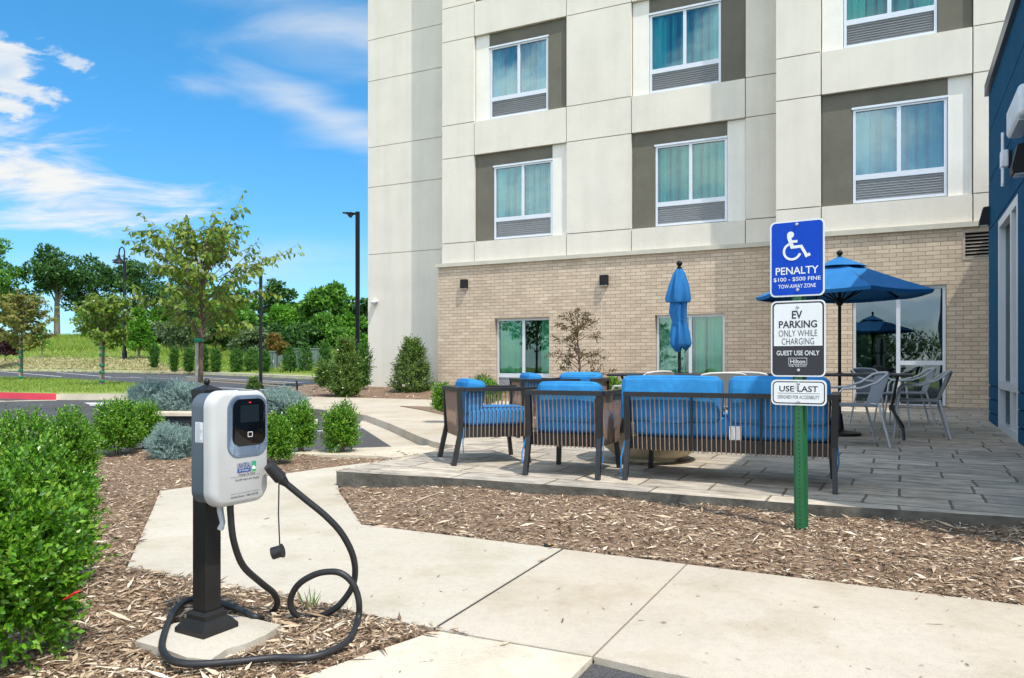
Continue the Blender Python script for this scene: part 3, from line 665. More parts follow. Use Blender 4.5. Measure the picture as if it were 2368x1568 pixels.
pn = MB(); abox(pn, rb+.2, rb+.24, wm0, wm1, wz0, wz1); pn.build('interior', mt['dark'], wfo)
sb_ = MB(); abox(sb_, rb-.012, rb+.2, wm0-.05, wm1+.05, -.02, wz0-.004); sb_.build('sill', mt['kerb'], annexe)
def on_annexe(u, v): m, z = on_r(u, v, rb); p = xy(rb, m); return p, z
p, z = on_annexe(2384, 256)
t = thing('wall_lamp', 'big rounded white wall light high on the blue wall', 'wall lamp', (p.x, p.y, z), ANG-pi/2)
ww = on_r(2330, 256, rb)[0]-on_r(2372, 256, rb)[0]
MB().rbox((0, -.08, 0), (ww*.62, .16, .30), .05).build('housing', M('white plastic', (.75, .77, .8), .4), t, 40); MB().box(-ww*.22, ww*.22, -.14, -.03, -.166, -.151).build('lens', mt['frame'], t)
p, z = on_annexe(2339, 367)
t = thing('wall_fixture', 'slim white vertical wall fixture in the middle of the blue wall', 'wall fixture', (p.x, p.y, z), ANG-pi/2)
wp = bpy.data.materials['white plastic']
MB().rbox((0, -.07, 0), (.14, .08, .20), .02).build('bracket', wp, t, 40); MB().box(-.05, .05, -.035, -.001, -.09, .09).build('mounting_plate', mt['black'], t)
MB().tube([(0, -.085, -.31), (0, -.085, .31)], .018).tube([(.035, -.085, -.28), (.035, -.085, .28)], .012).build('tube', wp, t, 40)
def cutoff(u, v, h, label, drop=0):
    p, z = on_annexe(u, v); t = thing('wall_lamp', label, 'wall lamp', (p.x, p.y, z), ANG-pi/2, 'black wall lamps')
    MB().prism([(0, h/2), (-.10, h/2-.02), (-.15, -h/2+.05), (-.14, -h/2), (0, -h/2)], -.11, .11, lambda a, b, c: (c, a, b)).build('housing', mt['black'], t, 30)
    MB().box(-.09, .09, -.12, -.02, -h/2-.012, -h/2-.001).build('lens', mt['frame'], t)
cutoff(2378, 367, .30, 'black wedge wall lamp on the blue wall at the photo edge')
p = xy(rb, mfar); pz = on_r(2286, 503, rb)[1]
t = thing('wall_lamp', 'black wedge wall lamp at the far corner of the blue wall', 'wall lamp', (p.x, p.y, pz), ANG-pi/2, 'black wall lamps')
MB().prism([(0, .13), (-.08, .12), (-.13, -.09), (-.12, -.13), (0, -.13)], -.02, .18, lambda a, b, c: (c, a, b)).build('housing', mt['black'], t, 30)
MB().box(.0, .16, -.11, -.02, -.142, -.131).build('lens', mt['frame'], t)
# ------------------------------------------------------------------ writing
_dg = None
def text_polys(s, width=None, height=None, bold=0.0, shear=0.0, align='C'):
    "flat letters in the xy plane, scaled to a box; (verts, faces)"
    cu = bpy.data.curves.new('letters', 'FONT'); cu.body = s; cu.offset = bold; cu.shear = shear; cu.resolution_u = 3; cu.fill_mode = 'FRONT'
    o = bpy.data.objects.new('letters', cu); COL.objects.link(o)
    dg = bpy.context.evaluated_depsgraph_get(); ev = o.evaluated_get(dg); me = ev.to_mesh()
    vs = [Vector(v.co) for v in me.vertices]; fs = [tuple(p.vertices) for p in me.polygons]
    ev.to_mesh_clear(); bpy.data.objects.remove(o); bpy.data.curves.remove(cu)
    x0, x1 = min(v.x for v in vs), max(v.x for v in vs); y0, y1 = min(v.y for v in vs), max(v.y for v in vs)
    sy = height/(y1-y0) if height else None; sx = width/(x1-x0) if width else sy
    sy = sy or sx; cx = (x0+x1)/2 if align == 'C' else x0; cy = (y0+y1)/2
    return [((v.x-cx)*sx, (v.y-cy)*sy) for v in vs], fs
def letters(mb, s, x, z, y, width=None, height=None, bold=0.0, shear=0.0, back=False):
    "letters standing on a plate in the xz plane that faces -y"
    vs, fs = text_polys(s, width, height, bold, shear); mb.add([(x+a, y, z+b) for a, b in vs], fs)
def rrect(w, h, r, n=6, cx=0, cz=0):
    out = []
    for sx, sz, a0 in ((1, 1, 0), (-1, 1, pi/2), (-1, -1, pi), (1, -1, 3*pi/2)):
        out += [(cx+sx*(w/2-r)+r*cos(a0+pi/2*i/n), cz+sz*(h/2-r)+r*sin(a0+pi/2*i/n)) for i in range(n+1)]
    return out
XZ = lambda a, b, h: (a, h, b)
def plate(mb, poly, y0, y1): return mb.prism(poly, y1, y0, XZ)
def thick(mb, pts, w, y, cap=True):
    "thick polyline on a plate facing -y"
    for (a, b), (c, d) in zip(pts, pts[1:]):
        t = Vector((c-a, d-b)).normalized(); n = Vector((-t.y, t.x))*w/2; e = t*w*.35 if cap else t*0
        mb.add([(a-e.x-n.x, y, b-e.y-n.y), (c+e.x-n.x, y, d+e.y-n.y), (c+e.x+n.x, y, d+e.y+n.y), (a-e.x+n.x, y, b-e.y+n.y)], [(0, 1, 2, 3)]); y -= .00007
mt['sign_white'] = M('sign white', (.74, .75, .75), .4, .03, 6)
mt['sign_blue'] = M('sign blue', (.006, .06, .46), .6, .06, 6, spec=.15)
mt['sign_grey'] = M('sign grey', (.045, .045, .052), .6, .06, 6, spec=.15)
mt['sign_black'] = M('sign black', (.012, .012, .014), .6, spec=.15)
mt['bolt'] = M('zinc bolt', (.5, .5, .5), .35, .1, 20, metal=.8)
mt['green_post'] = M('green enamel', (.012, .115, .04), .4, .18, 6, .05, 90)

def build_sign():
    yS = 4.46; base = P3(1850.5, 1238, yS); az = radians(-32.9)
    t = thing('sign_post', 'green perforated steel post with three parking signs stacked on it', 'sign post', base, az)
    lean = (P3(1841, 510, yS)-base); k = Vector((lean.x*cos(-az)-0*sin(-az), 0, lean.z)); sh = k.x/k.z
    def C_(u, v): d = P3(u, v, yS)-base; return (d.z*sh, d.z)
    post = MB(); ztop = C_(1845, 500)[1]-.05; w = .078
    prof = [(-w/2, .03), (-w/2+.012, .03), (-w/2+.018, .0), (w/2-.018, 0), (w/2-.012, .03), (w/2, .03), (w/2, .034), (w/2-.014, .034), (w/2-.021, .004), (-w/2+.021, .004), (-w/2+.014, .034), (-w/2, .034)]
    n = len(prof)
    post.add([(x+sh*z, y, z) for z in (-.15, ztop) for x, y in prof], [(i, (i+1) % n, n+(i+1) % n, n+i) for i in range(n)]+[tuple(range(n, 2*n))])
    po = post.build('post', mt['green_post'], t)
    hl = MB()
    for i in range(62):
        z = .04+i*.0254
        hl.prism([(sh*z+.0045*cos(a), z+.0045*sin(a)) for a in np.linspace(0, 2*pi, 9)[:-1]], -.0003, -.0008, XZ)
    hl.build('hole', M('hole', (.02, .03, .02), .9), po); po.children[0]['kind'] = 'stuff'
    def bolt(par, x, z, y):
        MB().lathe([(.010, 0), (.009, .004), (.003, .007)], 12).build('bolt', mt['bolt'], par, 40)
        b = par.children[-1] if False else bpy.data.objects[-1] if False else None
    def bolts(par, pts, y):
        for x, z in pts:
            mb = MB(); n = 12
            for r0_, r1_, a0_, a1_ in ((.0095, .009, 0, .004), (.009, .004, .004, .007)):
                mb.add([(x+r*cos(2*pi*i/n), y-a, z+r*sin(2*pi*i/n)) for r, a in ((r0_, a0_), (r1_, a1_)) for i in range(n)], [(i, (i+1) % n, n+(i+1) % n, n+i) for i in range(n)]+([tuple(range(n, 2*n))] if a1_ > .005 else []))
            mb.build('bolt', mt['bolt'], par, 50)
    def lean_all(o):
        for q in [o]+list(o.children_recursive):
            for v in q.data.vertices: v.co.x += sh*0
    # --- penalty sign
    cx, cz = C_(1842, 597); w, h = .303, .440; y = -.006
    s1 = tag(plate(MB(), rrect(w, h, .03, 6, cx, cz), -.001, -.004).build('sign_panel', mt['sign_white'], t), 'blue and white disabled parking penalty panel')
    plate(MB(), rrect(w-.018, h-.018, .024, 6, cx, cz), -.0041, -.0052).build('field', mt['sign_blue'], s1)
    L = MB(); yl = -.006
    letters(L, 'PENALTY', cx, cz-.070, yl, .238, .043, .012); letters(L, '$100 - $500 FINE', cx, cz-.121, yl, .262, .026, .008); letters(L, 'TOW-AWAY ZONE', cx, cz-.160, yl, .208, .023, .008)
    L.build('lettering', mt['sign_white'], s1)
    K = MB(); q = lambda a, b: (cx+(a-290)/1000*.70, cz+(355-b)/1000*.70)      # symbol drawn on a small grid
    # head, torso, arm, thigh, shin, foot, wheel
    hx, hz = q(240, 158); K.add([(hx+.0195*cos(a), yl, hz+.0195*sin(a)) for a in np.linspace(0, 2*pi, 21)[:-1]], [tuple(range(20))])
    thick(K, [q(228, 178), q(252, 255)], .0215, yl-.0003); thick(K, [q(250, 262), q(325, 258), q(368, 338)], .0165, yl-.0006); thick(K, [q(362, 340), q(388, 329)], .0165, yl-.0009)
    thick(K, [q(245, 215), q(288, 215)], .0155, yl-.0012)
    wx, wz = q(253, 296); R_ = .0525; n = 40; arc = [(wx+R_*cos(a), wz+R_*sin(a)) for a in np.linspace(radians(112), radians(342), n)]
    a_in = [(wx+(R_-.0135)*cos(a), yl-.0015, wz+(R_-.0135)*sin(a)) for a in np.linspace(radians(112), radians(342), n)]; a_out = [(p[0], yl-.0015, p[1]) for p in arc]
    K.add(a_in+a_out, [(i, i+1, n+i+1, n+i) for i in range(n-1)])
    K.build('wheelchair_symbol', mt['sign_white'], s1); bolts(s1, [(cx, cz+.196), (cx+.004, cz-.183)], -.0055)
    # --- EV parking sign
    cx, cz = C_(1844.5, 783); h = .440
    s2 = tag(plate(MB(), rrect(w, h, .03, 6, cx, cz), -.001, -.004).build('sign_panel', mt['sign_white'], t), 'white over dark grey electric vehicle parking panel')
    plate(MB(), rrect(w-.016, h-.016, .025, 6, cx, cz), -.0041, -.0047).build('frame_line', mt['sign_grey'], s2)
    zs_ = cz-.042
    top = [p for p in rrect(w-.034, h-.034, .02, 6, cx, cz) if p[1] > zs_]+[(cx-(w-.034)/2, zs_), (cx+(w-.034)/2, zs_)]
    plate(MB(), top, -.0048, -.0054).build('field', mt['sign_white'], s2)
    D = MB(); yl = -.0062
    letters(D, 'EV', cx-.004, cz+.138, yl, .058, .047, .022); letters(D, 'PARKING', cx, cz+.083, yl, .212, .043, .022); letters(D, 'ONLY WHILE', cx, cz+.031, yl, .214, .037, -.005); letters(D, 'CHARGING', cx, cz-.016, yl, .180, .037, -.005)
    D.build('lettering', mt['sign_grey'], s2)
    D = MB(); letters(D, 'GUEST USE ONLY', cx, cz-.083, yl, .238, .028, .010); letters(D, 'Hilton', cx, cz-.132, yl, .082, .024, .004); letters(D, 'FOR THE STAY', cx, cz-.159, yl, .098, .0088, .0)
    for x0, x1, z0, z1 in ((-.051, .051, -.1135, -.1115), (-.051, .051, -.1515, -.1495), (-.051, -.049, -.1495, -.1135), (.049, .051, -.1495, -.1135)): D.add([(cx+x0, yl, cz+z0), (cx+x1, yl, cz+z0), (cx+x1, yl, cz+z1), (cx+x0, yl, cz+z1)], [(0, 1, 2, 3)])
    D.build('lettering', mt['sign_white'], s2); bolts(s2, [(cx, cz+.183), (cx+.004, cz-.183)], -.0055)
    # --- use last sign
    cx, cz = C_(1847, 908); h = .147; w = .308
    s3 = tag(plate(MB(), rrect(w, h, .03, 6, cx, cz), -.001, -.004).build('sign_panel', mt['sign_white'], t), 'small white use-last panel with a black outline')
    plate(MB(), rrect(w-.018, h-.018, .025, 6, cx, cz), -.0041, -.0047).build('frame_line', mt['sign_black'], s3); plate(MB(), rrect(w-.030, h-.030, .020, 6, cx, cz), -.0048, -.0054).build('field', mt['sign_white'], s3)
    D = MB(); letters(D, 'USE LAST', cx, cz+.022, yl, .214, .033, .012); letters(D, 'DESIGNED FOR ACCESSIBILITY', cx, cz-.026, yl, .232, .020, -.004)
    D.add([(cx-.118, yl, cz-.0055), (cx+.118, yl, cz-.0055), (cx+.118, yl, cz-.0035), (cx-.118, yl, cz-.0035)], [(0, 1, 2, 3)])
    D.build('lettering', mt['sign_black'], s3); bolts(s3, [(cx, cz+.053), (cx+.001, cz-.053)], -.0055)
build_sign()

# ------------------------------------------------------------------ charger
mt['charger_white'] = M('satin white plastic', (.49, .485, .47), .40, .06, 7, .02, 400, coat=.15)
mt['charger_grey'] = M('slate grey plastic', (.085, .105, .13), .45, .06, 5, .04, 500)
mt['post'] = M('bronze black post', (.016, .015, .015), .45, .2, 10, .06, 160, spec=.35)
mt['bezel'] = M('blue grey bezel', (.13, .17, .24), .22, .15, 10, coat=.6)
mt['gloss'] = M('black glass', (.004, .004, .005), .06, .1, 4, spec=.5)
mt['rubber'] = M('black rubber', (.018, .018, .020), .5, .12, 10, .05, 150)
mt['clear_blue'] = M('light blue lettering', (.02, .06, .25), .5)
def build_charger():
    base = Vector((-1.157, 2.93, .045+SL*2.93)); rz = radians(60.4); z0 = base.z
    pad = [(312, 1482), (404, 1441), (521, 1420), (585, 1430), (649, 1445), (615, 1468), (567, 1489), (525, 1500), (487, 1526), (430, 1520), (384, 1502)]
    p = tag(MB().slab([G(u, v, .045) for u, v in pad], .09).build('concrete_pad', mt['concrete_new']), 'rough little concrete pad under the black charger post', 'concrete pad')
    t = thing('ev_charger', 'white and grey electric car charger on a black post with looping cable', 'charger', base, rz)
    a = .0350
    MB().box(-a, a, -a, a, 0, .89).build('post', mt['post'], t)
    b = MB(); prof = [(.080, 0), (.080, .018), (.058, .046), (.051, .050), (.051, .066), (.040, .078)]
    for (r0_, h0), (r1_, h1) in zip(prof, prof[1:]):
        b.add([(sx*r, sy*r, h) for r, h in ((r0_, h0), (r1_, h1)) for sx, sy in ((-1, -1), (1, -1), (1, 1), (-1, 1))], [(0, 1, 5, 4), (1, 2, 6, 5), (2, 3, 7, 6), (3, 0, 4, 7)])
    b.build('base_plate', mt['post'], t)
    c = MB(); c.box(-.0375, .0375, -.0375, .0375, .855, .887); c.box(-.0395, .0395, -.0395, .0395, .887, .909)
    c.add([(-.0395, -.0395, .909), (.0395, -.0395, .909), (.0395, .0395, .909), (-.0395, .0395, .909), (0, 0, .930)], [(0, 1, 4), (1, 2, 4), (2, 3, 4), (3, 0, 4)]).build('post_cap', mt['post'], t)
    MB().lathe([(.004, .924), (.010, .931), (.0125, .939), (.010, .947), (.002, .953)], 14).build('finial', mt['post'], t, 40)
    zt, zb = .983-z0, .557-z0; H = zt-zb; zc = (zt+zb)/2; xc = .024; wd = .268
    def shell(name, w_, h_, r, ys, insets, mat, par, smooth=35, cx=xc, cz=zc):
        mb = MB(); rings = [rrect(w_-2*i_, h_-2*i_, max(r-i_, .004), 8, cx, cz) for i_ in insets]; n = len(rings[0])
        vs = [(p_[0], y_, p_[1]) for ring, y_ in zip(rings, ys) for p_ in ring]
        fs = [(k*n+i, k*n+(i+1) % n, (k+1)*n+(i+1) % n, (k+1)*n+i) for k in range(len(ys)-1) for i in range(n)]
        fs += [tuple(range((len(ys)-1)*n, len(ys)*n)), tuple(range(n-1, -1, -1))]
        return mb.add(vs, fs).build(name, mat, par, smooth)
    body = shell('body', wd-.014, H-.022, .05, (-.037, -.045, -.118), (.01, .0, .0), mt['charger_grey'], t)
    yf = -.165
    cover = shell('front_cover', wd, H, .062, (-.118, -.119, -.140, -.152, -.160, yf), (.003, 0, 0, .003, .010, .022), mt['charger_white'], t)
    fr = lambda i: yf-.0006-.0005*i
    bx, bz, bw, bh = xc+.026, zc+.078, .190, .232
    bez = shell('bezel', bw, bh, .052, (yf, fr(2), fr(4)), (0, .001, .004), mt['bezel'], t, 30, bx, bz)
    rb_ = MB()
    pin, pout = rrect(bw-.034, bh-.06, .04, 14, bx, bz+.012), rrect(bw-.010, bh-.012, .048, 14, bx, bz)
    for i in range(len(pin)):
        j = (i+1) % len(pin)
        if i % 1 == 0:
            A, B = Vector(pin[i]), Vector(pout[i]); d = (Vector(pin[j])-A); d = d.normalized()*.0022 if d.length > 1e-6 else Vector((.002, 0))
            rb_.add([(A.x, fr(5), A.y), (A.x+d.x, fr(8), A.y+d.y), (B.x+d.x, fr(8), B.y+d.y), (B.x, fr(5), B.y)], [(0, 1, 2, 3)])
    for k in range(24):
        x = bx-bw/2+.022+k*(bw-.044)/23
        rb_.bar((bx+(x-bx)*.82, fr(7), bz-bh/2+.052), (x, fr(6), bz-bh/2+.010+.010*abs((x-bx)/(bw/2))**3), .0028, .003)
    for sx in (-1, 1):
        for k in range(26): z = bz-bh/2+.05+k*(bh-.09)/25; rb_.bar((bx+sx*(bw/2-.014), fr(6), z), (bx+sx*(bw/2-.005), fr(6), z), .0025, .003)
    rb_.build('rib', M('bezel rib', (.20, .26, .34), .2, coat=.6), bez)
    scr = shell('screen', .154, .176, .036, (fr(4), fr(9), fr(10)), (0, .0, .0015), mt['gloss'], t, 30, bx+.004, bz+.014)
    MB().add([(bx+.004+x, fr(12), bz+.047+z) for x, z in ((-.044, -.032), (.044, -.032), (.044, .032), (-.044, .032))], [(0, 1, 2, 3)]).build('display', M('dark display', (.012, .017, .022), .15), scr)
    ic = MB()
    for x0, x1, q0, q1 in ((-.0115, .0115, .0075, .0098), (-.0115, .0115, -.0098, -.0075), (-.0115, -.0092, -.0098, .0098), (.0092, .0115, -.0098, .0098)): ic.box(bx+.006+x0, bx+.006+x1, fr(12), fr(11), bz-.031+q0, bz-.031+q1)
    ic.build('card_reader_icon', mt['sign_white'], scr)
    lm = bpy.data.materials.new('red led'); lm.use_nodes = True; lm.node_tree.nodes['Principled BSDF'].inputs['Emission Color'].default_value = (1, .02, .03, 1); lm.node_tree.nodes['Principled BSDF'].inputs['Emission Strength'].default_value = .9; lm.node_tree.nodes['Principled BSDF'].inputs['Base Color'].default_value = (.4, .01, .01, 1)
    MB().box(bx+.000, bx+.010, fr(12), fr(11), bz+.087, bz+.090).build('status_light', lm, scr)
    MB().bar((xc-.005, -.150, zt-.0015), (xc+.075, -.150, zt-.0015), .004, .002).build('seam', mt['charger_grey'], cover)
    # printing on the cover
    yt = fr(2); tx = xc+.020; l1 = MB()
    letters(l1, 'UNIVERSAL', tx-.012, zc-.067, yt, .064, .021, .004)
    l1.build('lettering', mt['clear_blue'], cover)
    l2 = MB(); l2.add([(tx-.012+x, yt, zc-.0855+z) for x, z in ((-.031, -.0065), (.031, -.0065), (.031, .0065), (-.031, .0065))], [(0, 1, 2, 3)]); l2.build('logo_bar', mt['clear_blue'], cover)
    l3 = MB(); letters(l3, 'EV Chargers', tx-.012, zc-.0855, yt-.0004, .046, .009, .0); l3.build('lettering', mt['sign_white'], cover)
    lg = M('logo gradient', (.01, .12, .28), .4, scale=9, col2=(.06, .42, .10)); l4 = MB(); l4.add([(tx+.034+x, yt, zc-.074+z) for x, z in ((-.011, -.0185), (.011, -.0185), (.011, .0185), (-.011, .0185))], [(0, 1, 2, 3)]); lo = l4.build('logo_square', lg, cover)
    l5 = MB(); l5.add([(tx+.034+x, yt-.0004, zc-.080+z) for x, z in ((-.009, -.005), (.009, -.005), (.0095, .001), (.004, .003), (.002, .008), (-.006, .008), (-.009, .001))], [tuple(range(7))]); l5.build('car_mark', mt['sign_white'], lo)
    l6 = MB(); letters(l6, 'Charging The Future', tx+.001, zc-.1005, yt, .078, .0095, .010, .25); letters(l6, 'Scan QR code to start charging', tx+.003, zc-.119, yt, .112, .0095, .008, .2); letters(l6, 'Customer Service : 1 (866) 330-2738', tx-.010, zc-.180, yt, .128, .0095, .012, .2)
    for zz in (-.107, -.168): l6.add([(tx+x, yt, zc+zz+z) for x, z in ((-.075, 0), (.065, 0), (.065, .0009), (-.075, .0009))], [(0, 1, 2, 3)])
    l6.build('lettering', M('dark print', (.03, .03, .035), .5), cover)
    # rating label on the grey side
    xl = xc-(wd-.014)/2-.0006; lab = MB().add([(xl, -.088+y, zt-.150+z) for y, z in ((.022, -.037), (-.022, -.037), (-.022, .037), (.022, .037))], [(0, 1, 2, 3)]).build('rating_label', mt['sign_white'], body)
    ln = MB(); rr = random.Random(4)
    for k in range(17): z = zt-.150+.032-k*.0041; y1_ = -.088+.018; y2_ = y1_-.036*rr.uniform(.5, 1); ln.add([(xl-.0003, y1_, z), (xl-.0003, y2_, z), (xl-.0003, y2_, z-.0014), (xl-.0003, y1_, z-.0014)], [(0, 1, 2, 3)])
    ln.build('print', M('label print', (.25, .26, .27), .7), lab)
    # white bracket hanging under the box
    MB().tube([(.0, -.07, zb+.01), (.0, -.075, zb-.03), (.002, -.085, zb-.07), (.0, -.075, zb-.095)], [.012, .012, .010, .012], 8).build('cable_holder', M('pale plastic', (.55, .56, .58), .4), t, 50)
    # cable: from the box down, round the pad, up in a loop to the plug
    inv = Matrix.Rotation(-rz, 4, 'Z') @ Matrix.Translation(-base)
    def pt(u, v, Y=None, off=.02):
        q = P3(u, v, Y) if Y else G(u, v, off+BO)
        return inv @ q
    ctrl = [pt(533, 1168, 2.88), pt(533, 1185, 2.88), pt(540, 1249, 2.90), pt(562, 1308, 2.97), pt(603, 1347, 3.06), pt(634, 1373, 3.14), pt(641, 1396, 3.18), pt(630, 1416, 3.20), pt(612, 1428, 3.18), pt(592, 1427), pt(558, 1412), pt(521, 1398), pt(480, 1386), pt(447, 1384), pt(416, 1399), pt(393, 1432), pt(377, 1477), pt(377, 1505), pt(398, 1528), pt(452, 1536), pt(544, 1530), pt(635, 1521), pt(704, 1521), pt(759, 1508), pt(805, 1482), pt(827, 1437, 3.02), pt(830, 1391, 3.04), pt(816, 1350, 3.04), pt(791, 1327, 3.04), pt(763, 1322, 3.05), pt(727, 1329, 3.06), pt(690, 1352, 3.08), pt(672, 1386, 3.10), pt(679, 1416, 3.11), pt(704, 1429, 3.13), pt(736, 1427, 3.13), pt(777, 1406, 3.13), pt(809, 1368, 3.12), pt(821, 1331, 3.11), pt(816, 1285, 3.09), pt(791, 1235, 3.06), pt(754, 1194, 3.03), pt(704, 1153, 3.0), pt(660, 1117, 2.97)]
    def spline(P, k=6):
        out = []
        for i in range(len(P)-1):
            p0, p1, p2, p3 = P[max(i-1, 0)], P[i], P[i+1], P[min(i+2, len(P)-1)]
            for j in range(k):
                s_ = j/k; out.append(.5*((2*p1)+(-p0+p2)*s_+(2*p0-5*p1+4*p2-p3)*s_*s_+(-p0+3*p1-3*p2+p3)*s_**3))
        return out+[P[-1]]
    cable = MB().tube(spline(ctrl), .0128, 10).build('cable', mt['rubber'], t, 60)
    q0, q1, q2 = pt(662, 1119, 2.97), pt(650, 1107, 2.96), pt(621, 1076, 2.93)
    pl = MB().tube([q0, q1, q1+(q2-q1)*.05, q1+(q2-q1)*.6, q2], [.0135, .022, .026, .024, .021], 12).build('plug', mt['rubber'], cable, 40)
    c0 = pt(645, 1121, 2.97); c1 = pt(647, 1264, 2.97)
    MB().tube([pt(652, 1110, 2.96), c0, pt(644, 1190, 2.97), c1, pt(650, 1272, 2.97)], .0028, 6).build('cap_string', mt['rubber'], cable, 60)
    MB().tube([pt(630, 1280, 2.97), pt(650, 1274, 2.97), pt(650.5, 1274, 2.97), pt(654, 1273, 2.97)], [.024, .023, .027, .027], 16).build('dust_cap', mt['rubber'], cable, 40)
build_charger()

# ------------------------------------------------------------------ lounge furniture
mt['cushion'] = M('blue outdoor fabric', (.03, .205, .46), .85, .16, 7, .5, 11, spec=.15)
mt['frame_black'] = M('black powder coat', (.014, .014, .015), .38, .2, 12, .03, 200)
mt['rope'] = M('brown rope', (.30, .20, .145), .8, .15, 30)
mt['rope_panel'] = brick_mat('brown woven panel', (.085, .055, .04), (.07, .045, .032), (.05, .032, .024), .02, .009, .001, 'xz', 0, .4, .8, .1)
def lounge(t, w, d, arms, seats, tag_=False, overhang=0.0, panel_end=None):
    "low seat: U rail, rope sides, splayed legs, loose cushions; back along y=0, front at +y"
    h = w/2; zr = .635; zb_ = .245
    fr = MB()
    fr.box(-h-.02, h+.02, -.03, .035, zr, zr+.035)
    for s in arms: fr.box(min(s*(h-.035), s*(h+.025)), max(s*(h-.035), s*(h+.025)), .036, d, zr, zr+.033)
    fr.build('rail', mt['frame_black'], t)
    b = MB(); b.box(-h+.02, h-.02, .03, .06, zb_-.01, zb_+.085); b.box(-h+.02, h-.02, d-.06, d-.03, zb_-.01, zb_+.085)
    for s in (-1, 1): b.box(min(s*(h-.05), s*(h-.02)), max(s*(h-.05), s*(h-.02)), .061, d-.061, zb_-.01, zb_+.085)
    b.box(-h+.05, h-.05, .06, d-.06, zb_+.05, zb_+.08); b.build('seat_frame', mt['frame_black'], t)
    for s in (-1, 1):
        l = MB(); l.bar((s*(h-.005), -.005, zr), (s*(h-.01), .01, .3), .045, .04); l.bar((s*(h-.01), .01, .305), (s*(h-.003), -.055, 0), .04, .036, (1, 0, 0)); l.build('leg', mt['frame_black'], t)
        f = MB()
        if s in arms: f.bar((s*(h-.005), d-.03, zr), (s*(h-.015), d-.05, .3), .04, .035)
        f.bar((s*(h-.05), d-.09, zb_+.05), (s*(h-.03), d-.05, 0), .036, .034); f.build('leg', mt['frame_black'], t)
    ro = MB(); n = int((w-.08)/.0345)
    for i in range(n+1):
        x = -h+.045+i*(w-.09)/n
        ro.tube([(x, -.012, zr), (x*.992, .018, zb_-.01), (x*.99, .05, zb_-.02)], .004, 5, False)
    ro.build('back_rope', mt['rope'], t)
    for s in arms:
        if panel_end == s:
            pn = MB(); pn.prism([(.03, zb_-.015), (d-.07, zb_-.015), (d-.05, zr), (.0, zr)], s*(h-.012), s*(h-.004), lambda a, b_, c: (c, a, b_)); pn.build('side_panel', mt['rope_panel'], t); continue
        si = MB(); n = int((d-.1)/.0345)
        for i in range(n+1):
            y = .05+i*(d-.11)/n; si.tube([(s*(h-.005), y, zr), (s*(h-.022), y, zb_-.01)], .0048, 5, False)
        si.build('side_rope', mt['rope'], t)
    if seats > 1:
        for k in range(1, 3):
            x = -h+w*k/3; MB().bar((x, -.006, zr), (x, .022, zb_), .022, .016, (1, 0, 0)).build('back_post', mt['frame_black'], t)
    sw = (w-.07)/seats; rs = random.Random(int(w*100))
    cl = MB().rbox((0, d/2+.03, zb_+.085+.078), (w-.07, d-.10, .155), .035, 5, .012)
    seat = cl.build('seat_cushion', mt['cushion'], t, 60)
    wl = MB()
    for zz in (zb_+.118, zb_+.212):
        for (xa, ya), (xb, yb) in (((-1, -1), (1, -1)), ((1, -1), (1, 1)), ((1, 1), (-1, 1)), ((-1, 1), (-1, -1))):
            wl.tube([(xa*((w-.07)/2-.012), d/2+.03+ya*((d-.10)/2+.001 if ya*yb > 0 else (d-.10)/2), zz), (xb*((w-.07)/2-.012), d/2+.03+yb*((d-.10)/2+.001 if ya*yb > 0 else (d-.10)/2), zz)], .004, 5, False)
    wl.build('piping', mt['cushion'], seat)
    for k in range(seats):
        x = -(w-.07)/2+sw*(k+.5)-(overhang if k == 0 else 0); cwid = sw-.02+(overhang if k == 0 else 0)*.9; chh = .345 if seats > 1 else .315; tilt = Matrix.Rotation(radians(-9+rs.uniform(-1, 1)), 3, 'X')
        bc = MB().rbox((x, .145, zb_+(.365 if seats > 1 else .325)), (cwid, .165, chh), .042, 6, .012, tilt).build('back_cushion', mt['cushion'], t, 60)
        pp = MB()
        for yy in (-.066, .066):
            rr_ = [Vector((x, .145, zb_+(.365 if seats > 1 else .325)))+tilt @ Vector((a_*.997, yy*1.09, b_*.997)) for a_, b_ in rrect(cwid-.024, chh-.024, .045, 5)]; pp.tube(rr_+[rr_[0]], .0042, 5, False)
        pp.build('piping', mt['cushion'], bc)
        fl = MB(); fl.bar((x-.13, .048, zb_+.215), (x+.13, .05, zb_+.225), .012, .05); fl.bar((x-.10, .042, zb_+.215), (x+.05, .045, zb_+.255), .012, .03); fl.build('cushion_flap', mt['cushion'], bc)
        if seats == 1: pass
    if tag_: MB().box(.02, .105, .034, .038, zb_+.085, zb_+.185).build('care_label', mt['sign_white'], t)
    tie = MB(); tie.tube([(-h-.01, .0, zb_+.06), (-h-.035, -.03, .17), (-h-.03, -.04, .02 if seats > 1 else .10)], .006, 5); tie.build('cushion_tie', mt['cushion'], t); tie = MB(); tie.tube([(h+.01, .03, zb_+.08), (h+.02, .02, .20), (h+.0, .03, .10)], .005, 5); tie.build('cushion_tie', mt['cushion'], t)
def gp(u, v): return G(u, v, PO)
def mid_rot(a, b): d = b-a; return (a+b)/2, atan2(d.y, d.x)
c, az = mid_rot(gp(1449, 1108), gp(1933, 1140)); wS = (gp(1449, 1108)-gp(1933, 1140)).length
t = thing('lounge_sofa', 'long black rope-backed patio sofa with two blue seats behind the sign post', 'sofa', c, az); lounge(t, wS+.0, .70, (1,), 2, True, .075, 1)
c, az = mid_rot(gp(1222, 1097), gp(1386, 1108)); chair_w = .60
t = thing('lounge_chair', 'blue cushioned rope armchair with its back to the viewer, left of the long sofa', 'armchair', c, az, 'blue rope lounge chairs'); lounge(t, chair_w, .68, (-1, 1), 1)
proto = t
p1 = gp(1064, 1077); az1 = radians(17-90)
cc = p1+Vector((cos(az1+pi)*.30, sin(az1+pi)*.30, 0))
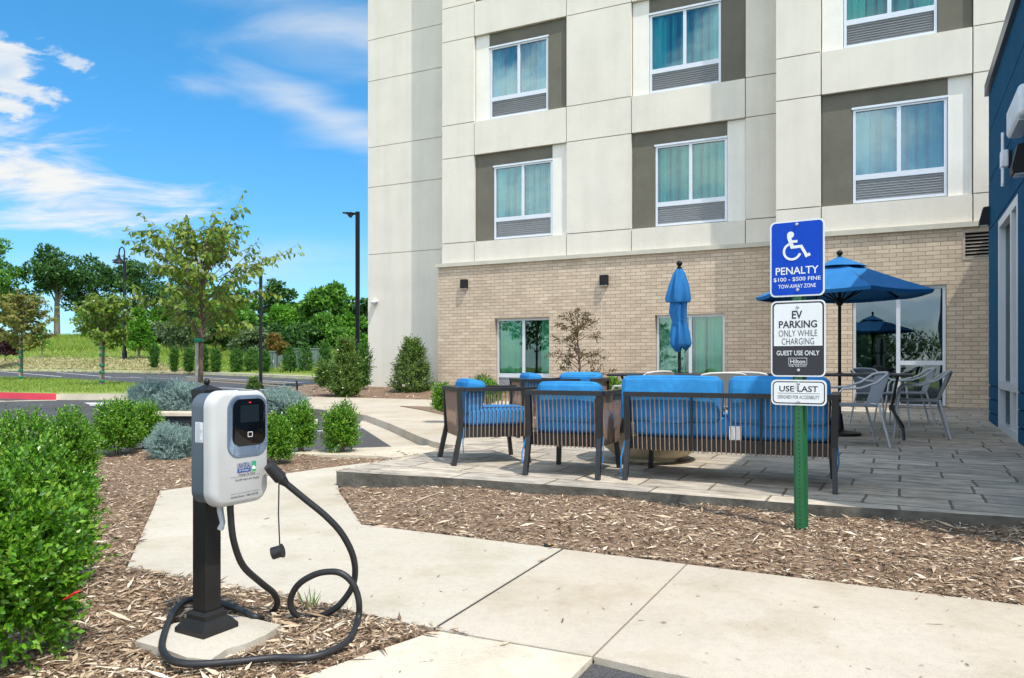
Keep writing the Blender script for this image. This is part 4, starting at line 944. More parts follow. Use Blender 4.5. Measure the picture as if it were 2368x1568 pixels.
dup(proto, cc, az1, 'blue cushioned rope armchair seen from its side, leftmost on the patio', 'blue rope lounge chairs')
def pg(u, Y): return Vector(((u-CX)/F*Y, Y, PO+SL*Y))
dup(proto, pg(1196, 9.15), radians(-78), 'rope armchair behind the front two, broad blue cushion next to the green planter', 'blue rope lounge chairs')
dup(proto, pg(1352, 9.6), radians(158), 'farthest rope armchair, blue back cushion below the purple-leaved maple', 'blue rope lounge chairs')
# fire bowl
fc = gp(1517, 1059); fc = pg(1505, 7.0)
t = thing('fire_bowl', 'round cream concrete fire bowl on the patio under the long sofa', 'fire bowl', fc)
mt['bowl'] = M('cream concrete', (.52, .45, .31), .8, .08, 5, .1, 80)
MB().lathe([(.27, .035), (.33, .05), (.43, .13), (.50, .25), (.53, .36), (.53, .40), (.49, .40), (.48, .34), (.02, .33)], 40).build('bowl', mt['bowl'], t, 40)
MB().lathe([(.25, 0), (.25, .036), (.01, .036)], 8).build('foot', mt['bowl'], t)
rs = np.random.default_rng(3); n = 700; a_ = rs.random(n)*2*pi; r_ = np.sqrt(rs.random(n))*.46
P = np.stack([r_*np.cos(a_), r_*np.sin(a_), .34+rs.random(n)*.05], 1); D = rs.normal(size=(n, 3)); Nn = rs.normal(size=(n, 3))
o = np_mesh('gravel', leaf_quads(P, D, Nn, np.full(n, .035), np.full(n, .03), .5), 4, LM('white gravel', [(.45, .43, .38), (.7, .68, .62)], 0, .8), t); o['kind'] = 'stuff'
# planter
t = thing('planter_box', 'low dark brown planter box with a bright green shrub beside the left armchair', 'planter', pg(1130, 9.9), ANG)
MB().box(-.17, .17, -.17, .17, 0, .25).build('box', M('brown planter', (.05, .035, .03), .7, .2, 6), t); MB().box(-.19, .19, -.19, .19, .251, .275).build('rim', M('planter rim', (.14, .12, .11), .6, .2, 6), t)

# ------------------------------------------------------------------ dining sets
mt['chair_grey'] = M('grey powder coat', (.46, .475, .49), .45, .05, 8)
mt['sling'] = M('grey sling mesh', (.22, .235, .255), .75, .12, 160, .2, 300)
mt['table_black'] = M('black table', (.022, .022, .024), .45, .2, 10)
def dining_chair(t):
    r = .0125
    for s in (-1, 1):
        MB().tube([(s*.235, .27, 0), (s*.24, .235, .36), (s*.25, .21, .55), (s*.255, .17, .60), (s*.255, 0, .605), (s*.25, -.16, .66), (s*.22, -.27, .745)], r, 8).build('front_leg', mt['chair_grey'], t, 60)
        MB().tube([(s*.235, -.30, 0), (s*.225, -.20, .40), (s*.22, -.19, .44)], r, 8).build('rear_leg', mt['chair_grey'], t, 60)
    MB().tube([(-.22, -.27, .745), (-.15, -.305, .76), (0, -.32, .765), (.15, -.305, .76), (.22, -.27, .745)], r, 8).build('top_rail', mt['chair_grey'], t, 60)
    MB().rbox((0, .02, .425), (.46, .44, .022), .01, 2).build('seat', mt['sling'], t, 50)
    vs = []; nn, mm = 10, 6
    for j in range(mm+1):
        k = j/mm; z = .44+k*.315
        for i in range(nn+1):
            x = (-1+2*i/nn)*(.20+.03*k); yb = -.19-.10*k-.05*(1-(x/.235)**2)*(.3+.7*k); vs.append((x, yb, z-.012*(abs(x)/.22)**2*k))
    MB().add(vs, [(j*(nn+1)+i, j*(nn+1)+i+1, (j+1)*(nn+1)+i+1, (j+1)*(nn+1)+i) for j in range(mm) for i in range(nn)]).build('backrest', mt['sling'], t, 80)
t = thing('dining_chair', 'grey metal armchair at the right end of the table under the open parasol', 'chair', pg(2126, 8.97), radians(90)+ANG+radians(2), 'grey patio dining chairs'); dining_chair(t); dc = t
gl = 'grey patio dining chairs'
dup(dc, pg(2100, 10.7), radians(90)+ANG+radians(8), 'grey metal armchair by the dark glass door, behind the rightmost chair', gl)
dup(dc, pg(2035, 10.55), radians(205), 'grey metal armchair facing the viewer across the black table', gl)
dup(dc, pg(1972, 8.15), radians(82), 'grey metal armchair just right of the long blue sofa', gl)
t2 = thing('dining_chair', 'pale metal chair showing its curved back between the two sofa cushions', 'chair', pg(1652, 8.0), radians(5), gl)
old = mt['sling'], mt['chair_grey']
mt['sling'] = M('cream sling', (.42, .40, .35), .75, .06, 100); mt['chair_grey'] = M('pale chair metal', (.55, .53, .48), .45, .05, 8)
dining_chair(t2); mt['sling'], mt['chair_grey'] = old
dup(t2, pg(1735, 8.25), radians(-30), 'pale metal chair whose backrest rim shows above the right sofa cushion', gl)
dup(t2, pg(1482, 8.7), radians(40), 'pale metal chair left of the closed parasol behind the sofa', gl)
def table(t, w, d):
    MB().rbox((0, 0, .715), (w, d, .03), .012, 2).build('tabletop', mt['table_black'], t, 50)
    for s in (-1, 1):
        for q in (-1, 1):
            MB().tube([(s*w*.44, q*d*.42, 0), (s*w*.435, q*d*.38, .10), (s*w*.37, q*.05, .30), (s*w*.36, q*.035, .36), (s*w*.37, q*.05, .44), (s*w*.40, q*d*.36, .70)], .016, 8).build('leg', mt['table_black'], t, 60)
        MB().box(s*w*.36-.03, s*w*.36+.03, -.06, .06, .31, .37).build('leg_clamp', mt['table_black'], t)
    MB().lathe([(.045, .70), (.045, .735), (.03, .74)], 14).build('parasol_ring', mt['table_black'], t, 40)
uc = Vector((3.9, 9.2, PO+SL*9.2)); t = thing('patio_table', 'black metal table with crossed bent legs under the open blue parasol', 'table', uc, ANG, 'black patio tables'); table(t, 1.55, .95)
tc = pg(1571, 9.2); tb = dup(t, tc, ANG+radians(6), 'black patio table edge around the closed parasol pole', 'black patio tables')
mt['canvas'] = M('blue canvas', (.028, .165, .40), .85, .10, 5, .12, 200, spec=.15)
def pole(t, ztop, zc_):
    MB().tube([(0, 0, .02), (0, 0, ztop)], .019, 12).build('pole', mt['black'], t, 60)
    MB().lathe([(.025, ztop-.01), (.03, ztop+.0), (.03, ztop+.02), (.016, ztop+.028), (.02, ztop+.036), (.036, ztop+.058), (.036, ztop+.072), (.02, ztop+.095), (.004, ztop+.10)], 18).build('finial', mt['black'], t, 50)
    MB().lathe([(.24, 0), (.24, .03), (.05, .06), (.03, .25), (.02, .25)], 24).build('base', mt['black'], t, 40)
# closed parasol
t = thing('parasol', 'closed blue parasol tied with a band, standing in front of the brick wall', 'parasol', tc, 0)
zt_ = 2.30*(9.2/9.2); ztc = P3(1566, 622, 9.2).z-tc.z; zbc = P3(1570, 806, 9.2).z-tc.z
pole(t, ztc, 0)
def folds(name, prof, k, seed, amp, par, mat):
    rs = random.Random(seed); n = 72; ph = [rs.random()*6 for _ in range(4)]; vs = []
    for i, (z, r, sx) in enumerate(prof):
        for j in range(n):
            a = 2*pi*j/n; f = 1+amp*sin(k*a+ph[0]+z*2.5)+amp*.6*sin((k+3)*a+ph[1]-z*4)+.12*sin(a+ph[2]); zz = z+(.035*sin(3*a+ph[3])+.02*sin(7*a) if i == len(prof)-1 else 0)
            vs.append((sx+r*f*cos(a), r*f*sin(a), zz))
    m_ = len(prof); return MB().add(vs, [(i*n+j, i*n+(j+1) % n, (i+1)*n+(j+1) % n, (i+1)*n+j) for i in range(m_-1) for j in range(n)]).build(name, mat, par, 60)
H_ = ztc-zbc
cn = folds('canopy', [(ztc, .03, 0), (ztc-.05*H_, .055, 0), (ztc-.2*H_, .095, .005), (ztc-.37*H_, .125, .01), (ztc-.42*H_, .118, .01), (ztc-.42*H_, .085, .01), (ztc-.55*H_, .088, .0), (ztc-.66*H_, .070, .01), (ztc-.69*H_, .078, .01), (ztc-.8*H_, .098, .015), (ztc-.93*H_, .112, .02), (zbc+.02, .10, .02), (zbc-.02, .05, .02)], 6, 5, .21, t, mt['canvas'])
folds('tie_band', [(ztc-.645*H_, .082, .008), (ztc-.675*H_, .083, .008)], 6, 5, .06, t, mt['canvas'])
# open parasol
t = thing('parasol', 'open six-sided blue parasol partly hidden behind the parking signs', 'parasol', uc, radians(25))
zr_ = (HC+.83)-uc.z; za = P3(1941, 598, 9.2).z-uc.z; R_ = 1.0; pole(t, za+.0, 0)
vs = []; fs = []; nr, ns = 8, 7
def can(k, f, q):
    "point of the canopy: sector k, share f out from the middle, share q along the sector"
    a, b = pi/3*k, pi/3*(k+1); A = Vector((cos(a), sin(a))); B = Vector((cos(b), sin(b))); p = (A*(1-q)+B*q)*R_*f
    sag = -.05*sin(pi*q)*f*(1-.6*f)-.02*sin(pi*f); return Vector((p.x, p.y, za+(zr_-za)*f**1.06+sag))
for k in range(6):
    o0 = len(vs)
    for i in range(nr+1):
        for j in range(ns+1): vs.append(can(k, .12+.88*i/nr, j/ns))
    fs += [(o0+i*(ns+1)+j, o0+(i+1)*(ns+1)+j, o0+(i+1)*(ns+1)+j+1, o0+i*(ns+1)+j+1) for i in range(nr) for j in range(ns)]
    o1 = len(vs); vs += [v for j in range(ns+1) for v in (can(k, 1, j/ns), can(k, .985, j/ns)-Vector((0, 0, .045)))]
    fs += [(o1+2*j, o1+2*j+2, o1+2*j+3, o1+2*j+1) for j in range(ns)]
cn = MB().add(vs, fs).build('canopy', mt['canvas'], t, 25)
vs = []; fs = []
for k in range(6):
    o0 = len(vs)
    for i in range(4):
        f = .02+.30*i/3
        for j in range(ns+1): v = can(k, f, j/ns); v.z += .03+.022*sin(pi*j/ns)*(i/3); vs.append(v)
    fs += [(o0+i*(ns+1)+j, o0+(i+1)*(ns+1)+j, o0+(i+1)*(ns+1)+j+1, o0+i*(ns+1)+j+1) for i in range(3) for j in range(ns)]
MB().add(vs, fs).build('vent_flap', mt['canvas'], cn, 25)
for k in range(6):
    a = pi/3*k; e = can(k, .99, 0)
    rb2 = MB().bar((0.02*cos(a), .02*sin(a), za-.04), e-Vector((0, 0, .015)), .014, .018).build('rib', mt['black'], t)
    m_ = can(k, .5, 0); MB().bar((0.03*cos(a), .03*sin(a), zr_-.10), m_-Vector((0, 0, .02)), .012, .016).build('strut', mt['black'], rb2)
MB().lathe([(.03, zr_-.14), (.04, zr_-.12), (.04, zr_-.07), (.03, zr_-.05)], 14).build('hub', mt['black'], t, 40)
# ------------------------------------------------------------------ planting
def sphere_dirs(rs, n, zmin=-.55):
    z = rs.uniform(zmin, 1, n); a = rs.random(n)*2*pi; r = np.sqrt(1-z*z); return np.stack([r*np.cos(a), r*np.sin(a), z], 1)
def sprigs(rs, B, D, length, k, L, wr=.5, spread=.9, jit=.25):
    "k leaves along each shoot that starts at B and runs along D"
    n = len(B); D = unit(D); t = (np.arange(k)+.6)/k
    ref = unit(rs.normal(size=(n, 3))); U = unit(np.cross(D, ref)); V = np.cross(D, U)
    P = B[:, None]+D[:, None]*(t[None, :, None]*np.asarray(length).reshape(-1, 1, 1))
    ang = (np.arange(k)*2.4)[None]+rs.random((n, 1))*6.28
    R = U[:, None]*np.cos(ang)[..., None]+V[:, None]*np.sin(ang)[..., None]
    sp = spread*(1.15-.75*t)[None, :, None]
    LD = unit(D[:, None]*(1-sp*.45)+R*sp+rs.normal(size=(n, k, 3))*jit); NN = unit(D[:, None]*.8-R*.5+rs.normal(size=(n, k, 3))*.3)
    Ls = L*(.7+.6*rs.random((n, k)))*(1.05-.35*t)[None]
    return leaf_quads(P.reshape(-1, 3), LD.reshape(-1, 3), NN.reshape(-1, 3), Ls.reshape(-1), Ls.reshape(-1)*wr)
def lump(d, rs, amp):
    ph = rs.random(6)*6.28; return 1+amp*(np.sin(d[:, 0]*4+ph[0])*np.sin(d[:, 1]*4+ph[1])+.7*np.sin(d[:, 2]*6+ph[2]+d[:, 0]*3)+.5*np.sin(d[:, 1]*9+ph[3]))
def bush(t, rx, ry, h, ns, k, L, sl, mat, seed, shape='round', zc=.52, wr=.5, spread=.9, up=.55, amp=.1, stems=5, inner=.35):
    rs = np.random.default_rng(seed); d = sphere_dirs(rs, ns, -.75); f = lump(d, rs, amp)
    r = np.where(rs.random(ns) < inner, rs.uniform(.3, .85, ns), rs.uniform(.86, 1.0, ns))
    zz = d[:, 2]; prof = np.ones(ns)
    if shape == 'cone': prof = np.clip(1.12-.62*(zz+1)/2-.35*((zz+1)/2)**3, .12, 2)
    if shape == 'column': prof = np.where(zz > .6, np.clip(1.1-(zz-.6)*1.4, .2, 1.2), 1.0)
    hz = h*(1-zc*0)/2
    horiz = d[:, :2]/np.maximum(np.linalg.norm(d[:, :2], axis=1, keepdims=True), 1e-6)
    if shape == 'round': P = np.stack([d[:, 0]*rx, d[:, 1]*ry, d[:, 2]*hz], 1)*(r*f)[:, None]
    else:
        zz = rs.uniform(-1, 1, ns); prof = (np.clip(1.0-.80*((zz+1)/2)**1.3, .1, 1)*np.clip(.55+(zz+1)*1.6, 0, 1)) if shape == 'cone' else np.clip((1-zz)*2.2, .15, 1)*np.clip(.62+(zz+1)*.6, 0, 1)
        P = np.stack([horiz[:, 0]*rx*prof*r*f, horiz[:, 1]*ry*prof*r*f, zz*hz], 1); d = np.stack([horiz[:, 0], horiz[:, 1], zz*.35], 1)
    P[:, 2] += h*.5; P[:, 2] = np.maximum(P[:, 2], .02)
    D = unit(d)*.75+np.array([0, 0, up])+rs.normal(size=(ns, 3))*.3
    Q = sprigs(rs, P-unit(D)*sl*.4, D, sl*(.6+.8*rs.random(ns)), k, L, wr, spread)
    np_mesh('foliage', Q, 4, mat, t)
    st = MB(); rr = random.Random(seed)
    for i in range(stems):
        a = 2*pi*i/max(stems, 1)+rr.random(); e = Vector((cos(a)*rx*.6, sin(a)*ry*.6, h*(.55+.25*rr.random())))
        st.tube([(cos(a)*.02, sin(a)*.02, -.03), e*.45+Vector((0, 0, h*.08)), e], [.012*h**.5, .009*h**.5, .003], 6)
    st.build('stem', mt['bark'], t)
    return t
BOX = [(.03, .11, .006), (.065, .20, .010), (.11, .29, .014), (.18, .38, .025), (.28, .44, .05)]
mt['box'] = LM('boxwood leaf', BOX, .28, .32, .5)
mt['holly'] = LM('holly leaf', [(.036, .084, .012), (.072, .156, .019), (.132, .228, .030), (.204, .288, .060)], .25, .3, .5)
mt['spruce'] = LM('blue spruce needle', [(.11, .20, .175), (.20, .31, .28), (.30, .42, .385), (.44, .54, .49)], .1, .6, .3)
mt['oak'] = LM('dark tree leaf', [(.020, .067, .017), (.046, .122, .028), (.075, .178, .038), (.116, .242, .055)], .25, .5, .3)
mt['mid'] = LM('mid green leaf', [(.043, .127, .019), (.088, .225, .027), (.146, .321, .043), (.215, .420, .070)], .3, .5, .3)
mt['bright'] = LM('bright green leaf', [(.047, .155, .013), (.093, .265, .018), (.155, .373, .031), (.233, .466, .062)], .35, .45, .35)
mt['sage'] = LM('sage green leaf', [(.081, .138, .052), (.138, .207, .086), (.196, .270, .127), (.253, .322, .172)], .25, .6, .25)
mt['zelk'] = LM('olive tree leaf', [(.07, .15, .014), (.12, .22, .02), (.18, .29, .032), (.24, .33, .045), (.15, .26, .028), (.10, .19, .018), (.29, .32, .06), (.20, .29, .035)], .4, .4, .4)
mt['zelk2'] = LM('browning tree leaf', [(.16, .17, .03), (.22, .20, .04), (.12, .18, .02), (.28, .22, .06), (.19, .24, .035), (.32, .26, .09)], .3, .55, .3)
mt['maple'] = LM('purple maple leaf', [(.085, .065, .028), (.14, .10, .045), (.19, .14, .065), (.10, .10, .035)], .25, .5, .3)
mt['barb'] = LM('barberry leaf', [(.035, .012, .018), (.06, .02, .026), (.09, .03, .035)], .2, .5, .3)
mt['orange'] = LM('rusty leaf', [(.16, .15, .03), (.24, .16, .04), (.30, .17, .05), (.13, .18, .03)], .3, .5, .3)
mt['yew'] = LM('columnar yew leaf', [(.031, .096, .014), (.061, .166, .021), (.105, .245, .035)], .2, .5, .3)

def put(u, Y, off=.0): return Vector(((u-CX)/F*Y, Y, SL*Y+off))
gb = 'boxwood bushes along the mulch bed'
def box(u, Y, hw, top, label, seed, ns, k=11, L=.022, sl=.085, amp=.1, zb=0.0, group=gb):
    p = put(u, Y, .02+zb); r = hw/F*Y; h = P3(u, top, Y).z-p.z
    return bush(thing('boxwood_bush', label, 'bush', p, 0, group), r*.9, r*.9, h*.95, ns, k, L*1.0, sl, mt['box'], seed, amp=amp)
box(-15, 2.62, 150, 1110, 'biggest and nearest boxwood, filling the lower left corner of the photo', 1, 1750, 12, .033, .12, .24)
box(84, 3.5, 112, 1055, 'boxwood bush just behind the biggest one, its right side over the mulch', 2, 1850, 12, .031, .115, .22)
box(-170, 3.3, 160, 1060, 'boxwood cut off by the left photo edge, behind the biggest bush', 22, 1300, 11, .023, .08)
box(40, 5.2, 95, 950, 'rounded boxwood third in the left row, with its top against the asphalt', 3, 1700, 11, .025, .085)
box(160, 5.6, 62, 946, 'upright boxwood at the far end of the left row, beside the asphalt gap', 4, 1400, 11, .025, .09)
box(273, 8.3, 48, 925, 'round boxwood standing alone left of the small blue spruce', 5, 1300, 10, .032, .12)
box(335, 8.75, 34, 934, 'darker narrow boxwood tucked against the round one near the drain', 6, 900, 10, .032, .12)
box(642, 7.6, 31, 960, 'light green boxwood right behind the charger edge', 7, 900, 10, .03, .10)
box(695, 8.4, 31, 932, 'tall dense boxwood in the middle of the three right of the charger', 8, 1000, 10, .032, .11, .07)
box(789, 8.35, 37, 940, 'vase shaped boxwood with a pointed tip before the black asphalt patch', 9, 1000, 10, .032, .12, .13)
def spruce(u, Y, hw, v0, v1, label, seed, ns, L, sl, flat_=1.0):
    p = put(u, Y); p.z = P3(u, v1, Y).z; r = hw/F*Y; h = P3(u, v0, Y).z-p.z
    t = thing('blue_spruce', label, 'shrub', p, 0, 'low blue spruces'); return bush(t, r*.95, r*.8, h*.97, ns*2, 26, L, sl, mt['spruce'], seed, wr=.20, spread=.95, up=.5, amp=.17, stems=4, inner=.25)
spruce(396, 8.0, 52, 986, 1070, 'small round silvery blue spruce left of the charger post', 11, 900, .022, .085)
spruce(352, 14.2, 50, 890, 962, 'wide blue spruce behind the charger, left half of the pair', 12, 1100, .042, .16)
spruce(425, 13.4, 52, 892, 968, 'wide blue spruce behind the charger beside its grey side', 13, 1100, .042, .16)
spruce(652, 13.6, 52, 905, 962, 'low spreading blue spruce seen right of the charger top', 14, 1000, .042, .16)
def holly(u, Y, hw, v0, v1, label, seed, ns, shape='cone', k=11, L=.065, sl=.2, mat='holly', name='holly_shrub', cat='shrub', amp=.12, group=None):
    p = put(u, Y); p.z = P3(u, v1, Y).z; r = hw/F*Y; h = P3(u, v0, Y).z-p.z
    return bush(thing(name, label, cat, p, 0, group), r, r, h, ns, k, L, sl, mt[mat], seed, shape, amp=amp)
holly(953, 19.6, 47, 786, 908, 'broad conical holly before the bare stucco wing', 21, 900)
holly(800, 18.3, 36, 790, 914, 'tall holly at the left end of the hotel bed, next to the lamp pole', 23, 900)
holly(764, 18.9, 30, 838, 903, 'low dark holly crouching left of the taller one', 24, 500, 'round')
holly(840, 20.5, 14, 800, 893, 'thin dark shrub wedged between the tall holly and the hotel corner', 25, 300, 'column', mat='yew')
holly(1022, 11.2, 17, 893, 948, 'small green shrub left of the leftmost blue chair', 26, 500, 'column', 10, .035, .11, 'box', 'green_shrub')
holly(1112, 12.6, 26, 880, 940, 'yellow-green shrub in the bed beneath the ground floor window', 27, 500, 'round', 10, .05, .15, 'holly', 'green_shrub')
holly(1128, 9.9, 26, 893, 930, 'bright green plant growing in the brown planter box', 28, 600, 'round', 10, .04, .11, 'box', 'potted_plant', 'plant')
holly(1417, 12.5, 12, 878, 940, 'slim green shrub behind the rope arm of the farthest chair', 29, 300, 'column', 10, .045, .13, 'box', 'green_shrub')
holly(586, 24.5, 14, 876, 905, 'tiny yellow-green shrub at the foot of the thin lamp pole', 30, 250, 'cone', 9, .06, .15, 'holly', 'green_shrub')
# purple maple by the wall
def maple():
    Y = 15.2; p = put(1337, Y, .13); H = P3(1337, 716, Y).z-p.z; t = thing('japanese_maple', 'sparse purple-brown leaved maple against the beige brick wall', 'tree', p); rs = np.random.default_rng(5); rr = random.Random(5)
    tr = MB(); tr.tube([(0, 0, -.05), (.03, 0, H*.4), (-.02, .02, H*.75), (.0, 0, H*.98)], [.03, .022, .012, .004], 7); tw = []
    for i in range(34):
        h = H*(.22+.72*rr.random()); a = i*2.4; ln = (1.05-(h/H)*.75)*.62*(.6+.6*rr.random()); s = Vector((0, 0, h)); e = s+Vector((cos(a)*ln, sin(a)*ln, ln*.35)); tr.tube([s, (s+e)/2+Vector((0, 0, .05)), e], [.009, .006, .002], 5, False); tw += [(s.lerp(e, q), e-s) for q in (.45, .6, .72, .85, .95, 1.0)]
    B = np.array([x[0] for x in tw]); D = np.array([x[1] for x in tw])
    tr.build('trunk', mt['bark_red'], t); np_mesh('crown', sprigs(rs, B, unit(D)+rs.normal(size=(len(B), 3))*.5-np.array([0, 0, .25]), np.full(len(B), .18), 9, .085, .28, .9, .4), 4, mt['maple'], t)
maple()

def young_tree(p, H, h0, R, nl, ntw, k, L, mat, label, seed, stake=True, trunk_r=.035, whips=(), droop=.8, bark='bark_red', name='street_tree', group='young street trees', vase=.9, extra_stake=None):
    t = thing(name, label, 'tree', p, 0, group); rs = np.random.default_rng(seed); rr = random.Random(seed)
    tr = MB(); top = Vector((.02, 0, H*.93)); tr.tube([(0, 0, -.1), (.01, 0, h0*.6), (.02, .01, h0), (.03, -.01, (h0+H)*.5), top], [trunk_r*1.25, trunk_r, trunk_r*.85, trunk_r*.5, .004], 9)
    B = []; D = []; Ln = []
    for i in range(nl):
        q = i/(nl-1); hs = h0*.93+(H-h0)*.66*q; a = i*2.39996+rr.uniform(-.4, .4)
        wz = sin(pi*min(1, max(0, .16+.74*q)))**.7; ln = R*wz*rr.uniform(.72, 1.15)
        el = radians(rr.uniform(22, 48)+26*q); s = Vector((.02, 0, hs)); dv = Vector((cos(a)*cos(el), sin(a)*cos(el), sin(el)*vase)); e = s+dv*ln*1.15; m_ = s.lerp(e, .5)+Vector((0, 0, .10*ln))
        tr.tube([s, m_, e], [trunk_r*.34, trunk_r*.2, .003], 5, False)
        for j in range(ntw):
            f = .22+.78*(j+rr.random()*.8)/ntw; b = s.lerp(m_, f*2) if f < .5 else m_.lerp(e, f*2-1)
            aa = a+rr.uniform(-1.5, 1.5); B.append(b); D.append(Vector((cos(aa), sin(aa), rr.uniform(-.25, .55)))); Ln.append(R*rr.uniform(.18, .36))
        B.append(e.lerp(m_, .3)); D.append(dv); Ln.append(ln*.4)
    for (dx, dz, ln) in whips:
        s = Vector((0, 0, H*.62)); e = Vector((dx, rr.uniform(-.2, .2), dz)); c = s.lerp(e, .55)+Vector((0, 0, .12)); tr.tube([s, c, e], [.008, .005, .002], 5, False)
        B.append(c); D.append(e-c); Ln.append((e-c).length*.97); B.append(s.lerp(c, .5)); D.append(c-s); Ln.append((c-s).length*.6)
    B = np.array(B); D = np.array(D, dtype=float); Ln = np.array(Ln)
    for i in range(len(B)):
        if Ln[i] > 0: d_ = Vector(D[i]).normalized(); tr.tube([B[i], Vector(B[i])+d_*Ln[i]], [.004, .0015], 4, False)
    tr.build('trunk', mt[bark], t)
    # leaves: alternate along each twig, hanging
    n = len(B); tt = (np.arange(k)+.5)/k; Dn = unit(D)
    P = B[:, None]+Dn[:, None]*(tt[None, :, None]*Ln[:, None, None]); side = unit(np.cross(Dn, np.array([0, 0, 1.0])))
    sg = np.where(np.arange(k) % 2 == 0, 1, -1)[None, :, None]
    LD = unit(Dn[:, None]*.35+side[:, None]*sg*.55+np.array([0, 0, -droop])+rs.normal(size=(n, k, 3))*.45); NN = unit(rs.normal(size=(n, k, 3))*.6+np.array([.3, -.5, .8]))
    Ls = L*(.65+.6*rs.random((n, k))); np_mesh('crown', leaf_quads(P.reshape(-1, 3), LD.reshape(-1, 3), NN.reshape(-1, 3), Ls.reshape(-1), Ls.reshape(-1)*.48, .12), 4, mt[mat], t)
    if stake:
        MB().tube([(-.05, -.03, -.1), (-.045, -.03, h0*stake)], trunk_r*.75, 8).build('stake', M('grey stake', (.36, .33, .29), .8, .15, 10), t)
        gt = bpy.data.materials.get('green tie') or M('green tie', (.0, .22, .12), .6)
        for z in ((.97,) if stake == 1.0 else (.12, .34, .52, .78, .95)):
            MB().lathe([(trunk_r*1.9, z*h0-.03), (trunk_r*2.1, z*h0), (trunk_r*1.9, z*h0+.03)], 8, (-.02, -.01, 0)).box(-.07, -.045, -.09, -.03, z*h0-.05, z*h0+.03).build('tie', gt, t)
    return t
Ym = 13.8; pm_ = put(463, Ym, .1); sc = Ym/F; Hm = P3(463, 500, Ym).z-pm_.z
young_tree(pm_, Hm*1.02, P3(463, 782, Ym).z-pm_.z, 1.36, 34, 10, 9, .125, 'zelk', 'slender young tree with drooping olive green leaves behind the charger', 41, 1.0, .042, [(1.45, P3(0, 592, Ym).z-pm_.z, 0), (.62, P3(0, 470, Ym).z-pm_.z, 0), (-.95, P3(0, 505, Ym).z-pm_.z, 0), (-1.2, P3(0, 560, Ym).z-pm_.z, 0), (.15, P3(0, 480, Ym).z-pm_.z, 0), (1.1, P3(0, 560, Ym).z-pm_.z, 0)], .75, vase=.95)
p2 = put(238, 23.6, .16); young_tree(p2, P3(0, 668, 23.6).z-p2.z, P3(0, 800, 23.6).z-p2.z, 1.0, 26, 12, 9, .14, 'zelk', 'staked young tree with green ties in the middle of the grass island', 42, 1.25, .038, [(-1.0, P3(0, 735, 23.6).z-p2.z, 0)], .5)
p3 = put(50, 28.5, .16); young_tree(p3, P3(0, 668, 28.5).z-p3.z, P3(0, 810, 28.5).z-p3.z, 1.2, 26, 12, 9, .155, 'zelk2', 'browning staked tree at the left end of the grass island', 43, 1.45, .04, [], .4)

# far trees
def far_tree(p, H, R, mat, label, seed, clumps=26, n=170, L=.34, cz=.3, trunk=.22, shape='round', name='tree', cat='tree', group='trees beyond the road', clump_r=.3, bark='bark', ysq=.8):
    t = thing(name, label, cat, p, 0, group); rs = np.random.default_rng(seed); tr = MB(); cs = []
    for i in range(clumps):
        for _ in range(50):
            d = rs.uniform(-1, 1, 3)
            if np.linalg.norm(d) < 1 and (np.linalg.norm(d) > .45 or shape != 'round'): break
        if shape == 'cone': zz = (i+.5)/clumps; w = (1-zz)*1.0+.08; d = np.array([cos(i*2.4)*w*rs.uniform(.3, 1), sin(i*2.4)*w*rs.uniform(.3, 1), zz*2-1])
        cs.append((d[0]*R*.82, d[1]*R*ysq, H*(cz+(1-cz)*(d[2]*.44+.5))))
    cs = np.array(cs); cr = R*clump_r*rs.uniform(.7, 1.35, clumps)*(1 if shape != 'cone' else .8)
    if trunk:
        tr.tube([(0, 0, -.4), (.0, 0, H*cz*.8), (R*.04, 0, H*(cz+.25)), (0, 0, H*.85)], [trunk*1.3, trunk, trunk*.7, trunk*.15], 9)
        for i in range(0, clumps, 2): s = Vector((R*.02, 0, H*(cz*.75+.2*rs.random()))); e = Vector(cs[i]); tr.tube([s, s.lerp(e, .5)+Vector((0, 0, .04*H)), e], [trunk*.42, trunk*.25, trunk*.06], 5, False)
        tr.build('trunk', mt[bark], t)
    d = sphere_dirs(rs, clumps*n, -.8); ci = np.repeat(np.arange(clumps), n); rad = rs.uniform(.35, 1.05, clumps*n)**.6
    P = cs[ci]+d*(cr[ci]*rad)[:, None]*np.array([1.15, 1, .72]); LD = unit(d+rs.normal(size=d.shape)*.7); NN = unit(d*.5+np.array([0, 0, .9])+rs.normal(size=d.shape)*.5); Ls = L*(.6+.8*rs.random(len(P)))
    np_mesh('crown', leaf_quads(P, LD, NN, Ls, Ls*.62, .2), 4, mt[mat], t); return t
def ft(u, Y, top, base, hw, mat, label, seed, **k):
    p = put(u, Y); p.z = P3(u, base, Y).z; return far_tree(p, P3(u, top, Y).z-p.z, hw/F*Y, mat, label, seed, **k)
ft(132, 86, 562, 781, 66, 'oak', 'tall old oak with a bare pale trunk at the crest of the meadow', 51, clumps=46, n=150, cz=.42, trunk=.27, clump_r=.22)
ft(212, 90, 588, 786, 66, 'oak', 'wide dark tree touching the old oak on its right', 52, clumps=44, n=150, cz=.16, clump_r=.26)
ft(-22, 84, 548, 786, 66, 'mid', 'big light green tree cut by the left photo edge', 53, clumps=40, n=150, cz=.2)
ft(38, 92, 655, 785, 45, 'oak', 'dark tree below the big light green one at far left', 54, clumps=24, cz=.1)
ft(322, 92, 585, 790, 72, 'oak', 'dark tree behind the bell shaped street lamp', 55, clumps=44, n=150, cz=.12, clump_r=.26)
ft(420, 90, 628, 792, 62, 'oak', 'dark tree hidden behind the young tree by the charger', 56, clumps=32, cz=.1)
ft(386, 70, 690, 800, 36, 'bright', 'bright green round tree below the power line', 57, clumps=26, n=200, cz=.1, L=.28)
ft(505, 76, 650, 805, 52, 'bright', 'bright green tree at the right side of the young tree crown', 58, clumps=30, n=180, cz=.1)
